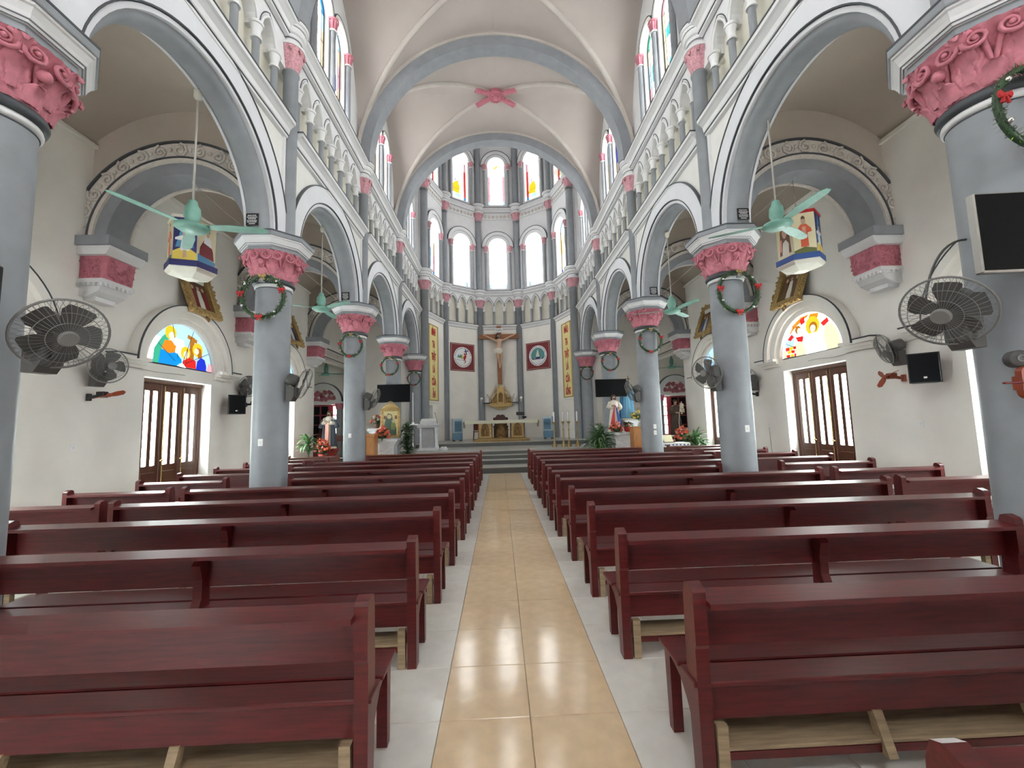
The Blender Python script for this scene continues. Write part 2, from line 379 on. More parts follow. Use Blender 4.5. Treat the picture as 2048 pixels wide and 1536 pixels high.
for k in range(1, 4):
    a, b = YY[k], YY[k+1]; c = (a+b)/2; hb = (b-a)/2
    for sx, sy in ((1, 1), (1, -1)):
        m = MB(); m.tube([(sx*aa*math.cos(t), c+sy*hb*math.cos(t), zz+hh*math.sin(t)-.01) for t in [PI*i/40 for i in range(41)]], .075, 8); m.build('diagonal_rib', RIBC, ceil)
for k in range(1, 5):
    m = MB(); y = YY[k]; m.ring(0, zz-.05, 3.56, 3.9, y-.2, y+.2, 'y', mi=0, seg=48); m.ring(0, zz-.05, 3.84, 3.94, y-.23, y+.23, 'y', mi=1, seg=48)
    m.build('transverse_rib', [GREY, RIBC], ceil)
for k in (2, 3):                                                       # bosses
    c = (YY[k]+YY[k+1])/2; m = MB(); zc = zz+hh
    m.sph((0, c, zc-.08), (.2, .2, .14), 16, 8); m.ring(0, c, .2, .27, zc-.12, zc, 'z', 0, 2*PI, 24)
    for i in range(4):
        t = math.atan2(2.006, 3.93); t = (t, PI-t, PI+t, -t)[i]
        for j in range(7):
            d = .26+.075*j; x, y = d*math.cos(t), d*math.sin(t)
            m.sph((x, c+y, zc-.09-.012*j), (.085-.006*j, .085-.006*j, .05), 8, 6)
            for q in (-1, 1): m.sph((x-q*.07*math.sin(t), c+y+q*.07*math.cos(t), zc-.08-.012*j), (.05, .05, .03), 6, 4)
    for i in range(10):
        t = 2*PI*i/10; m.sph((.12*math.cos(t), c+.12*math.sin(t), zc-.2), (.05, .05, .04), 6, 5)
    m.build('vault_boss', PINK, ceil)
# ---------------------------------------------------------------- tall apse: five panels of a ten-sided ring
RA, YA = 3.54, 19.1; AP = RA*math.cos(PI/10); HW = RA*math.sin(PI/10)
PT = []
apse = thing('wall_apse', 'five sided apse wall with two tiers of arched windows behind the altar', 'wall', kind='structure')
ap_tri = None; ap_cl = [None, None]; ap_sh = None
for j in range(5):
    mid = PI/10+PI/5*j; d = Vector((math.cos(mid), math.sin(mid), 0))
    T = Matrix.Translation(d*AP+Vector((0, YA, 0))) @ Matrix.Rotation(mid-PI/2, 4, 'Z'); PT.append(T)
    m = MB(T)
    ops = [(-.66, .3, .8, 2.55, 'flat')] if j == 4 else []
    m.plate(-HW-.1, HW+.1, .5, 7.02, ops, 0, .3, 'y', 0)
    m.box(-HW-.1, HW+.1, .18, .3, 7.0, 8.95, 1)
    m.plate(-HW, HW, 8.06, 8.95, [(-.58+.58*i, .235, 8.06, 8.06, 'point') for i in range(3)], .02, .2, 'y', 2, 12)
    m.plate(-HW-.1, HW+.1, 8.9, 13.85, [(0, .5, 9.13, 11.52, 'round')], .02, .4, 'y', 2, 24)
    m.plate(-HW-.1, HW+.1, 13.8, 18.6, [(0, .48, 14.05, 16.4, 'round')], .02, .4, 'y', 2, 24)
    for q in (-1, 1): m.box(q*(HW-.24)-.025, q*(HW-.24)+.025, -.02, .02, .8, 6.72, 2)
    m.build('panel', [CREAM, TRIF, WHITE], apse)
    if ops:
        m = MB(T); m.box(-.96, -.36, .25, .29, .8, 2.55, 0); m.box(-.62, -.36, .2, .25, .8, 2.55, 1); m.build('niche_door', [MAROON, GREY], apse)
    S = T @ Matrix.Rotation(-PI/2, 4, 'Z')       # string() sweeps along y with x outward
    for z, dp in ((7.05, .16), (8.98, .2), (13.83, .22)):
        m = MB(T @ Matrix(((0, 1, 0, 0), (1, 0, 0, 0), (0, 0, 1, 0), (0, 0, 0, 1)))); string(m, -HW+.05, HW-.05, z, .05, dp); m.build('string_course', [WHITE, DARK], apse)
    m = MB(T); m.box(-HW+.1, HW-.1, -.02, .02, 13.15, 13.5, 0)
    n = 9
    for i in range(n):
        x = -HW+.22+(2*HW-.44)*i/(n-1); m.tube([(x+.085*(1-t/14)*math.cos(t*.9+i), -.025, 13.325+.1*(1-t/14)*math.sin(t*.9+i)) for t in range(13)], .02, 5, mi=1)
    m.build('frieze', [WHITE, RELIEF], apse)
    m = MB(T)
    for i in range(3):
        pts = arch_pts(-.58+.58*i, 8.07, .25, 'point', 14); m.tube([(p, .01, q) for p, q in pts], .03, 6, mi=0)
        pts = arch_pts(-.58+.58*i, 8.09, .285, 'point', 14); m.tube([(p, .01, q) for p, q in pts], .011, 4, mi=1)
    m.build('arcade_moulding', [WHITE, DARK], apse)
    for zc, r0 in ((11.52, .5), (16.4, .48)):
        m = MB(T); m.ring(0, zc, r0+.02, r0+.2, -.05, .05, 'y', mi=0, seg=30); m.ring(0, zc, r0+.2, r0+.38, -.09, .05, 'y', mi=0, seg=30); m.ring(0, zc, r0+.38, r0+.41, -.1, .05, 'y', mi=1, seg=30); m.ring(0, zc, r0+.19, r0+.205, -.06, .05, 'y', mi=1, seg=30)
        m.build('window_moulding', [WHITE, DARK], apse)
    rz = mid-PI/2
    for i in range(4):
        p = T @ Vector((-.87+.58*i, .05, 0))
        if ap_tri is None:
            mm, ms = colonnette(7.05, 7.82, 8.09, .062, WHITE); ap_tri = mm.build('colonnette', ms, apse, p).data
        else: link('colonnette', ap_tri, apse, p)
    for t, (z0, zc, z1) in enumerate(((8.98, 11.2, 11.54), (13.83, 16.1, 16.43))):
        for q in (-1, 1):
            p = T @ Vector((q*.68, -.03, 0))
            if ap_cl[t] is None:
                mm, ms = colonnette(z0, zc, z1, .078, PINK2, caprel=True); ap_cl[t] = mm.build('window_colonnette', ms, apse, p).data
            else: link('window_colonnette', ap_cl[t], apse, p)
for j in range(6):
    t = PI/5*j; x, y = RA*math.cos(t), RA*math.sin(t)
    if ap_sh is None:
        m = MB(); leaf_shaft(m, 0, 0, .18, .7, 8.0, 8.98)
        m.lathe([(.18, 8.98), (.18, 13.0)], 16, mi=0); leaf_shaft(m, 0, 0, .18, 12.9, 13.05, 13.98); m.lathe([(.18, 13.98), (.18, 18.6)], 16, mi=0)
        ap_sh = m.build('wall_shaft', [GREY, PINK2, WHITE, DARK], apse, (x, YA+y, 0)).data
    else: link('wall_shaft', ap_sh, apse, (x, YA+y, 0))
for s in (-1, 1):
    m = MB(SX(s)); m.box(3.64, 4.5, 19.28, 19.6, 0, 18.6); m.box(3.8, 4.3, 19.0, 19.4, 4.87, 18.6); m.build('corner_filler', WHITE, apse)  # filler boxes added to shut out sky between nave wall and apse
m = MB(); m.box(-4.4, 4.4, 14.9, 23.5, 18.6, 18.8); struct(m.build('ceiling_apse', WHITE), 'white ceiling high above the sanctuary, out of sight behind the chancel arch', 'ceiling')
m = MB(); m.plate(-4.2, 4.2, 8.98, 18.6, [(0, 3.75, 8.98, 8.98, 'round')], 15.0, 15.16, 'y', 0, 40); struct(m.build('wall_chancel', VAULT), 'plaster wall above the grey chancel arch', 'wall')
m = MB(); m.plate(-7.3, 7.3, -.1, 5.0, [(-5.5, .6, 0, 3.0, 'flat'), (5.5, .6, 0, 3.0, 'flat')], -5.3, -5.0, 'y', 1); m.box(-3.9, 3.9, -5.0, -3.2, 4.3, 4.6, 1); m.box(-3.9, 3.9, -3.3, -3.2, 4.6, 5.6, 1); m.plate(-7.3, 7.3, 5.0, 13.2, [(0, .9, 8.4, 10.6, 'round')], -5.3, -5.0, 'y', 0, 24)  # unseen dark lower wall and loft, added to dim light from behind
struct(m.build('wall_rear', [CREAM, mat('rear_darkening', (.10, .045, .03), .5, var=.2)]), 'entrance wall behind the camera, its dark lower part and loft added to dim rear light', 'wall')
# ---------------------------------------------------------------- aisle vaults, side walls, end walls
DOORS = [(1, 5.045), (2, 9.06), (3, 13.075)]
def zv(x): return 4.97+math.sqrt(max(0, 2.24**2-(abs(x)-5.5)**2))
for s in (-1, 1):
    m = MB(SX(s)); n = 20; xs = [4.0+3.05*i/n for i in range(n+1)]
    m.add([(x, y, zv(x)) for x in xs for y in (-5, 19.4)], [(2*i, 2*i+1, 2*i+3, 2*i+2) for i in range(n)], 0, True)
    m.box(6.94, 7.02, -5, 15.3, 6.52, 6.58, 1)
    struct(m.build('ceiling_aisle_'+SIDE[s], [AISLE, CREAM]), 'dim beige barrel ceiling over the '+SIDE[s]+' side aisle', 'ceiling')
    m = MB(SX(s))
    ops = [(c, .93, 0, 2.72, 'flat') for _, c in DOORS]
    m.plate(-5, 15.45, -.1, 2.86, ops, WX, WX+.32, 'x', 0)
    m.plate(-5, 15.45, 2.86, 6.7, [(c+.03, .955, 3.0, 3.0, 'round') for _, c in DOORS], WX, WX+.32, 'x', 0, 30)
    m.box(WX, WX+.32, 15.45, 19.4, 4.3, 6.7, 0)
    wl = struct(m.build('wall_'+SIDE[s], CREAM), 'cream plaster side wall on the '+SIDE[s]+' with arched doorways', 'wall'); walls['s', s] = wl
    for _, c in DOORS:
        m = MB(SX(s))
        m.ring(c, 3.0, .95, 1.06, 6.95, 7.02, 'x', mi=0, seg=32); m.ring(c, 3.0, 1.06, 1.2, 6.88, 7.02, 'x', mi=0, seg=32); m.ring(c, 3.0, 1.2, 1.33, 6.78, 7.02, 'x', mi=0, seg=32); m.ring(c, 3.0, 1.325, 1.342, 6.77, 6.80, 'x', mi=1, seg=32)
        for q in (-1, 1):
            for a0, a1, z0, z1, x in ((1.0, 1.62, 2.86, 2.92, 6.94), (1.0, 1.66, 2.92, 2.98, 6.88), (1.0, 1.72, 2.98, 3.05, 6.80)):
                y0, y1 = sorted((c+q*a0, c+q*a1)); m.box(x, 7.02, y0, y1, z0, z1, 0)
            y0, y1 = sorted((c+q*1.3, c+q*1.74)); m.box(6.785, 7.02, y0, y1, 3.05, 3.075, 1)
        m.build('door_hood', [CREAM, DARK], wl)
    # transverse arches of the aisle on corbels
    for k in (2, 3, 4):
        y = YY[k]; m = MB(SX(s)); C0 = 5.5; ZC = 4.86
        m.plate(4.0, 7.0, ZC, 7.3, [(C0, 1.36, ZC, ZC, 'round')], y-.16, y+.16, 'y', 0, 28)
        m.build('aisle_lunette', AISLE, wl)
        m = MB(SX(s))
        m.ring(C0, ZC, 1.16, 1.38, y-.22, y+.22, 'y', mi=0, seg=36); m.ring(C0, ZC, 1.13, 1.17, y+.2, y+.25, 'y', mi=1, seg=36)
        m.ring(C0, ZC, 1.36, 1.43, y-.26, y+.26, 'y', mi=1, seg=36); m.ring(C0, ZC, 1.425, 1.45, y-.275, y+.275, 'y', mi=2, seg=36)
        m.ring(C0, ZC, 1.44, 1.73, y-.22, y+.22, 'y', mi=1, a0=.0, a1=PI, seg=36); m.ring(C0, ZC, 1.72, 1.755, y-.25, y+.25, 'y', mi=2, a0=.25, a1=PI-.25, seg=36)
        m.build('aisle_arch', [GREY, RELIEF, DARK], wl)
        m = MB(SX(s)); n = 15                                           # scrolls on the arch band
        for i in range(n):
            t = PI*(i+.5)/n; cx, cz = C0+1.585*math.cos(t), ZC+1.585*math.sin(t)
            m.tube([(cx+.125*(1-u/15)*math.cos(u*.85*(1 if i % 2 else -1)+t), y-.235, cz+.125*(1-u/15)*math.sin(u*.85*(1 if i % 2 else -1)+t)) for u in range(14)], .024, 5)
            t2 = PI*(i+1)/n; m.sph((C0+1.6*math.cos(t2), y-.23, ZC+1.6*math.sin(t2)), (.04, .02, .04), 6, 4)
        m.build('arch_scrollwork', RELIEF, wl)
        m = MB(SX(s)); y0, y1 = y-.34, y+.34; K = lambda v: 7.02-(7.02-v)*.78                            # corbel
        m.box(K(6.3), 7.02, y0-.04, y1+.04, 4.72, 4.88, 0); m.prism([(K(6.4), 4.57), (7.02, 4.57), (7.02, 4.72), (K(6.31), 4.72), (K(6.33), 4.66)], y0, y1, 'y', 1)
        m.prism([(K(6.50), 4.18), (7.02, 4.18), (7.02, 4.58), (K(6.44), 4.58)], y0+.07, y1-.07, 'y', 2)
        rr = random.Random(k*7+s)
        for i in range(26):
            yy_, z_ = rr.uniform(y0+.1, y1-.1), rr.uniform(4.22, 4.53); x_ = K(6.50-.06*(z_-4.12)/.44)
            m.tube([(x_-.005, yy_+.05*(1-u/10)*math.cos(u), z_+.06*(1-u/10)*math.sin(u)) for u in range(9)], .013, 4, mi=2)
            xx = rr.uniform(6.66, 6.96); m.tube([(xx+.05*(1-u/10)*math.cos(u), y0+.065, z_+.06*(1-u/10)*math.sin(u)) for u in range(9)], .013, 4, mi=2)
        m.box(K(6.46), 7.02, y0+.04, y1-.04, 4.11, 4.18, 1)
        for i in range(7): m.box(K(6.445), K(6.5), y0+.06+i*.08, y0+.10+i*.08, 4.06, 4.11, 1)
        for i in range(5): m.box(6.62+i*.085, 6.655+i*.085, y0+.03, y0+.08, 4.06, 4.11, 1)
        m.prism([(K(6.5), 4.11), (7.02, 4.11), (7.02, 3.9), (6.85, 3.9), (K(6.6), 3.98)], y0+.08, y1-.08, 'y', 1); m.box(6.8, 7.02, y0+.16, y1-.16, 3.84, 3.91, 1)
        m.build('corbel', [GREY, WHITE, PINK], wl)
    # chapel beyond the last arch: lintel, walls, portal
    m = MB(SX(s)); m.box(6.86, 7.1, 15.3, 19.3, 4.32, 4.75, 0); m.box(6.83, 6.9, 15.3, 19.3, 4.70, 4.74, 1); m.box(6.83, 6.9, 15.3, 19.3, 4.36, 4.385, 1)
    for i in range(16):
        y = 15.6+.23*i; m.tube([(6.85, y+.08*(1-u/15)*math.cos(u*.9), 4.54+.1*(1-u/15)*math.sin(u*.9)) for u in range(13)], .017, 5, mi=0)
    m.build('chapel_lintel', [RELIEF, DARK], wl)
    m = MB(SX(s)); m.plate(3.9, 10.2, -.1, 7.4, [(8.25, .62, 0, 2.72, 'flat')], 19.3, 19.55, 'y', 0); m.box(10.0, 10.2, 15.1, 19.5, -.1, 7.4, 0); m.box(7.3, 10.2, 15.2, 15.44, -.1, 7.4, 0); m.box(6.9, 10.2, 15.2, 19.5, 6.6, 6.8, 0)
    we = struct(m.build('wall_end_'+SIDE[s], CREAM), 'beige end wall of the '+SIDE[s]+' aisle and chapel beside the sanctuary', 'wall')
    m = MB(SX(s)); m.ring(8.25, 2.8, .62, .86, 19.16, 19.32, 'y', mi=0, seg=28); m.ring(8.25, 2.8, .86, .89, 19.14, 19.32, 'y', mi=1, seg=28); m.box(7.4, 9.1, 19.2, 19.32, 2.68, 2.82, 0)
    rr = random.Random(5)
    for i in range(40):
        t, q = rr.uniform(.15, PI-.15), rr.uniform(.08, .52)
        x_, z_ = 8.25+q*math.cos(t), 2.86+q*math.sin(t); m.tube([(x_+.08*(1-u/11)*math.cos(u+i), 19.28, z_+.07*(1-u/11)*math.sin(u+i)) for u in range(10)], .024, 5, mi=2)
    m.build('tympanum', [WHITE, DARK, PINK], we)
    for x in (7.5, 9.0):
        m = MB(SX(s)); m.lathe([(.13, 0), (.13, 2.45)], 14, (x, 19.2), mi=0); m.lathe([(.14, 2.45), (.16, 2.55), (.2, 2.72)], 24, (x, 19.2), mi=1, fn=lambda a, z: .015*math.sin(8*a)); m.box(x-.22, x+.22, 19.0, 19.35, 2.72, 2.8, 2); m.build('portal_column', [GREY, PINK, WHITE], we)
    m = MB(SX(s)); m.lathe([(.17, 0), (.17, 3.9)], 14, (7.0, 19.2), mi=0); m.lathe([(.18, 3.9), (.2, 4.05), (.28, 4.32)], 24, (7.0, 19.2), mi=1, fn=lambda a, z: .02*math.sin(8*a)); m.build('chapel_column', [GREY, PINK], we)
# ================================================================ windows and doors
def hexg(n, r, g, b, k=1., lit=False): return glow('glass_'+n, (r, g, b), k, lit)
G_W = hexg('white', .96, 1, 1, .25, True); G_OPAL = hexg('opal', .97, 1, 1, .6, True); G_FRO = hexg('frosted', .88, 1, .98, 1.5, True)
G_SKY = hexg('pale_blue', .50, .78, 1, 1.05); G_BLUE = hexg('blue', .01, .03, .62, 1.1); G_AZ = hexg('azure', .0, .30, .80, 1.); G_GRN = hexg('green', .05, .50, .30, .9)
G_YEL = hexg('yellow', .93, .62, .02, 1.05); G_ORG = hexg('orange', .93, .27, .01, 1.); G_RED = hexg('red', .80, .02, .015, 1.); G_BRN = hexg('brown', .50, .18, .01, .9); G_CRM = hexg('cream', 1, .88, .55, 1.05); G_PNK = hexg('pink', .92, .45, .50, 1.)
G_SKN = hexg('skin', 1, .84, .66, 1.05); G_TUR = hexg('turquoise', .02, .60, .66, 1.1); G_TAN = hexg('tan', .92, .66, .42, 1.)
LEAD = flat('lead', .03, .03, .035)
NW = [0]
def disc(c, r, n=16, a0=0, a1=2*PI): return [(c[0]+r*math.cos(a0+(a1-a0)*i/(n-(0 if a1-a0 > 6 else 1))), c[1]+r*math.sin(a0+(a1-a0)*i/(n-(0 if a1-a0 > 6 else 1)))) for i in range(n)]
def window(T, outline, panes, leads, label, wdt=.02):
    """leaded window: outline polygon in (u, z); T maps (u, depth, z) into the room, depth grows outward"""
    NW[0] += 1; m = MB(T)
    m.tube([(u, 0, z) for u, z in outline], wdt, 5, closed=True)
    for a, b in leads: m.tube([(a[0], -.014, a[1]), (b[0], -.014, b[1])], .006, 4)
    w = tag(m.build('window_%d' % NW[0], LEAD), label, 'window', kind='structure')
    for i, (mt, poly) in enumerate(panes):
        m = MB(T); y = .01-.0016*i; m.prism(poly, y, y+.004 if i else y+.012, 'y'); m.build('pane', mt, w)
    return w
def clip_rect(u0, u1, z0, z1): return [(u0, z0), (u1, z0), (u1, z1), (u0, z1)]
def lancet(T, hw, sill, spr, sch, label, edge=.24):
    out = [(-hw, sill)]+[(u, z) for u, z in arch_pts(0, spr, hw, 'round', 18)]+[(hw, sill)]; h = spr-sill
    b = hw*edge; P = [(sch['bg'], out)]
    for q in (-1, 1):
        for (f0, f1), c in zip(((0, .14), (.14, .5), (.5, .8), (.8, 1.0)), sch['edge']):
            u0, u1 = sorted((q*hw, q*(hw-b))); P.append((c, clip_rect(u0, u1, sill+h*f0, sill+h*f1)))
    t = arch_pts(0, spr, hw, 'round', 18); t2 = arch_pts(0, spr, hw-b, 'round', 18); P.append((sch['edge'][4], t+t2[::-1]))
    for c, poly in sch['motif']: P.append((c, [(u*hw, sill+z*h) for u, z in poly]))
    L = [((-hw+b, sill), (-hw+b, spr)), ((hw-b, sill), (hw-b, spr))]+[((-hw, sill+h*f), (hw, sill+h*(f+.04))) for f in (.3, .62, .95)]
    return window(T, out, P, L, label, .018)
def fig(x, z, s, c, c2=None):                                           # a standing robed figure in glass
    return [(c, [(x-.28*s, z), (x+.28*s, z), (x+.22*s, z+.3*s), (x+.12*s, z+.42*s), (x-.12*s, z+.42*s), (x-.22*s, z+.3*s)]), (G_YEL, disc((x, z+.5*s), .16*s, 12)), (c2 or G_SKN, disc((x, z+.49*s), .09*s, 10))]
NAVE = {
 (-1, 2, -1): dict(bg=G_OPAL, edge=(G_CRM, G_TAN, G_TAN, G_SKY, G_AZ), motif=[(G_YEL, [(-.6, .62), (.1, .58), (.2, .86), (-.3, .95), (-.7, .8)])]+fig(.1, .1, .55, G_CRM)),
 (-1, 2, 1): dict(bg=G_OPAL, edge=(G_SKY, G_TAN, G_PNK, G_TAN, G_SKY), motif=[(G_BLUE, [(-.35, .42), (.5, .40), (.42, .62), (-.2, .66)]), (G_YEL, [(-.5, .75), (.4, .7), (.2, .92), (-.3, .95)])]),
 (-1, 3, -1): dict(bg=G_OPAL, edge=(G_PNK, G_TAN, G_TAN, G_PNK, G_SKY), motif=fig(0, .3, .5, G_CRM)),
 (-1, 3, 1): dict(bg=G_OPAL, edge=(G_SKY, G_TAN, G_ORG, G_TAN, G_AZ), motif=fig(0, .4, .5, G_SKY)),
 (-1, 4, -1): dict(bg=G_OPAL, edge=(G_CRM, G_CRM, G_GRN, G_CRM, G_SKY), motif=fig(0, .3, .5, G_TAN)),
 (-1, 4, 1): dict(bg=G_OPAL, edge=(G_CRM, G_PNK, G_CRM, G_SKY, G_SKY), motif=fig(0, .35, .5, G_CRM)),
 (1, 2, -1): dict(bg=G_OPAL, edge=(G_CRM, G_CRM, G_CRM, G_CRM, G_PNK), motif=[(G_TUR, [(-.4, .62), (.5, .66), (.55, .78), (-.1, .8), (-.6, .72)]), (G_TUR, [(-.3, .2), (.3, .22), (.4, .36), (-.2, .4)])]),
 (1, 2, 1): dict(bg=G_OPAL, edge=(G_TAN, G_PNK, G_SKY, G_CRM, G_GRN), motif=[(G_TUR, [(-.3, .52), (.35, .5), (.4, .72), (0, .76), (-.4, .66)]), (G_CRM, [(-.3, .1), (.3, .1), (.2, .4), (-.2, .42)])]),
 (1, 3, -1): dict(bg=G_OPAL, edge=(G_PNK, G_TAN, G_BLUE, G_TAN, G_CRM), motif=fig(0, .3, .5, G_PNK)),
 (1, 3, 1): dict(bg=G_OPAL, edge=(G_TAN, G_CRM, G_CRM, G_SKY, G_SKY), motif=fig(0, .4, .5, G_SKY)),
 (1, 4, -1): dict(bg=G_OPAL, edge=(G_CRM, G_CRM, G_TAN, G_CRM, G_CRM), motif=fig(0, .3, .5, G_CRM)),
 (1, 4, 1): dict(bg=G_OPAL, edge=(G_CRM, G_TAN, G_CRM, G_SKY, G_SKY), motif=fig(0, .35, .5, G_TAN))}
for s in (-1, 1):
    for k in (2, 3, 4):
        c = (YY[k]+YY[k+1])/2
        for q in (-1, 1):
            T = Matrix(((0, s, 0, s*4.03), (1, 0, 0, c+q*.485), (0, 0, 1, 0), (0, 0, 0, 1)))
            lancet(T, .35, 9.14, 11.25, NAVE[s, k, q], '%s stained lancet of the %s clerestory pair on the %s' % ('nearer' if q < 0 else 'farther', {2: 'nearest', 3: 'middle', 4: 'farthest'}[k], SIDE[s]), .42)  # edge panes widened to stand in for coloured light on the reveals
    c = (YY[1]+YY[2])/2
    for q in (-1, 1):
        T = Matrix(((0, s, 0, s*4.03), (1, 0, 0, c+q*.485), (0, 0, 1, 0), (0, 0, 0, 1)))
        lancet(T, .35, 9.14, 11.25, dict(bg=G_OPAL, edge=(G_CRM,)*5, motif=[]), 'cream edged lancet high on the %s, %s of the pair above the picture frame' % (SIDE[s], 'nearer' if q < 0 else 'farther'))
plain = (G_W,)*5; PN = ['far right', 'right', 'centre', 'left', 'far left']
church = [(G_YEL, [(-.75, .22), (.15, .2), (.25, .38), (.0, .52), (-.3, .5), (-.7, .42)]), (G_BLUE, [(-.42, .5), (-.3, .5), (-.36, .8)]), (G_BLUE, [(.02, .5), (.12, .5), (.07, .7)]), (G_SKY, [(-.5, .13), (.3, .1), (.4, .2), (-.4, .2)])]
for j in range(5):
    T = PT[j] @ Matrix.Translation((0, .3, 0))
    low = {0: dict(bg=G_W, edge=(G_BLUE, G_CRM, G_YEL, G_CRM, G_SKY), motif=[(G_YEL, [(-.3, .66), (.4, .64), (.45, .86), (.0, .95), (-.35, .84)]), (G_BLUE, [(-.5, .02), (.1, .0), (.0, .16), (-.4, .18)])]),
           4: dict(bg=G_W, edge=(G_AZ, G_PNK, G_TAN, G_W, G_W), motif=[(G_AZ, [(-.45, .22), (.35, .2), (.4, .62), (.1, .72), (-.3, .68)]), (G_SKN, disc((0, .8), .12, 10)), (G_CRM, [(-.5, .8), (-.3, .82), (-.2, 1.0), (-.4, .98)])])}.get(j, dict(bg=G_W, edge=(G_SKY, G_W, G_W, G_W, G_W), motif=[]))
    lancet(T, .5, 9.14, 11.52, low, 'arched apse window of the lower tier, %s panel' % PN[j])
    up = {2: dict(bg=G_W, edge=(G_SKY, G_PNK, G_PNK, G_W, G_W), motif=[(G_YEL, [(-.3, .9), (-.2, .98), (.2, 1.05), (.2, 1.1), (-.2, 1.04)])])}.get(j, dict(bg=G_W, edge=(G_AZ, G_RED, G_RED, G_PNK, G_W), motif=church))
    lancet(T, .48, 14.06, 16.4, up, 'arched apse window of the upper tier, %s panel' % PN[j])
# ---------------------------------------------------------------- fanlights over the doors
R_ = .96
def semi(r=R_): return [(r*math.cos(PI*i/24), r*math.sin(PI*i/24)) for i in range(25)]
rad = [((0, 0), (R_*math.cos(t), R_*math.sin(t))) for t in (.5, 1.05, 1.6, 2.15, 2.7)]
L2 = [(G_SKY, semi()), (G_OPAL, [(-.9, 0), (-.62, .0), (-.55, .55), (-.7, .58), (-.86, .3)]), (G_OPAL, [(-.25, .3), (.1, .3), (.05, .6), (-.2, .62)]),
      (G_GRN, [(-.74, .0), (-.72, .3), (-.58, .52), (-.44, .66), (-.30, .62), (-.40, .5), (-.52, .34), (-.55, .0)]), (G_AZ, [(-.60, .0), (-.56, .3), (-.40, .34), (-.18, .32), (.0, .18), (.02, .08), (-.18, .0)]),
      (G_ORG, [(-.54, .34), (-.46, .52), (-.30, .54), (-.16, .44), (-.18, .30), (-.36, .26)]), (G_YEL, disc((-.32, .70), .15)), (G_SKN, disc((-.29, .64), .085, 12)),
      (G_BRN, [(.2, .2), (.35, .2), (.36, .72), (.24, .74)]), (G_BRN, [(.14, .68), (.42, .6), (.44, .68), (.16, .76)]), (G_YEL, disc((.1, .34), .14)), (G_SKN, disc((.12, .3), .08, 12)),
      (G_YEL, disc((.46, .46), .16)), (G_BRN, [(.42, .52), (.56, .5), (.6, .3), (.48, .26), (.44, .4)]), (G_SKN, disc((.42, .42), .07, 10)),
      (G_RED, [(.0, .02), (.04, .16), (.2, .24), (.4, .2), (.42, .02)]), (G_BLUE, [(.42, .0), (.45, .2), (.56, .3), (.68, .26), (.74, .12), (.74, .0)]), (G_W, [(-.1, .02), (.0, .1), (.12, .0)]), (G_PNK, [(.76, .0), (.80, .2), (.90, .16), (.92, .0)])]
R2_ = [(G_OPAL, semi()), (G_SKY, [(-.9, .15), (-.6, .12), (-.45, .5), (-.62, .66), (-.82, .4)]), (G_TAN, [(-.92, .0), (-.80, .0), (-.78, .2), (-.90, .2)])]
for i in range(3):
    for j in range(3): R2_.append(((G_RED, G_YEL)[(i+j) % 2], [(-.80+.13*j+.05*(i % 2), .01+.085*i), (-.68+.13*j+.05*(i % 2), .01+.085*i), (-.68+.13*j+.05*(i % 2), .09+.085*i), (-.80+.13*j+.05*(i % 2), .09+.085*i)]))
R2_ += [(G_ORG, [(-.62, .55), (-.35, .72), (-.1, .82), (.1, .9), (-.2, .9), (-.5, .76)]), (G_RED, [(-.70, .45), (-.55, .55), (-.48, .48), (-.6, .4)]), (G_RED, [(-.22, .70), (-.08, .74), (-.1, .88), (-.24, .84)]), (G_BRN, disc((-.32, .62), .1, 12)), (G_SKN, disc((-.28, .58), .075, 12)), (G_RED, [(-.42, .46), (-.16, .44), (-.2, .3), (-.36, .34)]),
        (G_CRM, [(-.45, .0), (-.42, .3), (-.2, .32), (-.1, .0)]), (G_ORG, [(.0, .74), (.3, .74), (.35, .86), (.1, .9)]), (G_YEL, disc((.14, .62), .21)), (G_BRN, disc((.16, .58), .12, 12)), (G_SKN, disc((.15, .55), .085, 12)), (G_W, [(-.12, .0), (-.02, .36), (.1, .46), (.28, .44), (.46, .2), (.5, .0)]), (G_RED, [(.38, .62), (.58, .7), (.62, .6), (.46, .52)]), (G_CRM, [(.5, .0), (.44, .3), (.5, .54), (.68, .56), (.82, .36), (.9, .0)])]
GEN = [(G_SKY, semi()), (G_CRM, [(-.8, .0), (-.6, .4), (-.3, .3), (-.3, 0)]), (G_YEL, disc((.3, .42), .2)), (G_ORG, [(.1, .0), (.15, .3), (.5, .34), (.6, .0)]), (G_BLUE, [(-.3, .0), (-.2, .4), (.0, .44), (.1, .0)]), (G_YEL, disc((-.1, .55), .15)), (G_CRM, [(.6, .0), (.6, .4), (.8, .3), (.9, 0)])]
for s in (-1, 1):
    for k, c in DOORS:
        T = Matrix(((0, s, 0, s*7.04), (-s, 0, 0, c+.03), (0, 0, 1, 3.02), (0, 0, 0, 1)))
        window(T, semi(), {(-1, 2): L2, (1, 2): R2_}.get((s, k), GEN), rad if (s, k) != (-1, 2) else [((-.3, .93*.95), (-.12, .2)), ((-.75, .5), (-.2, .12)), ((.3, .85), (.0, .05)), ((.8, .42), (.1, .1)), ((.15, .45), (.1, .0))],
               'half round stained fanlight above the %s door in the %s wall' % ({1: 'nearest', 2: 'second', 3: 'far'}[k], SIDE[s]))
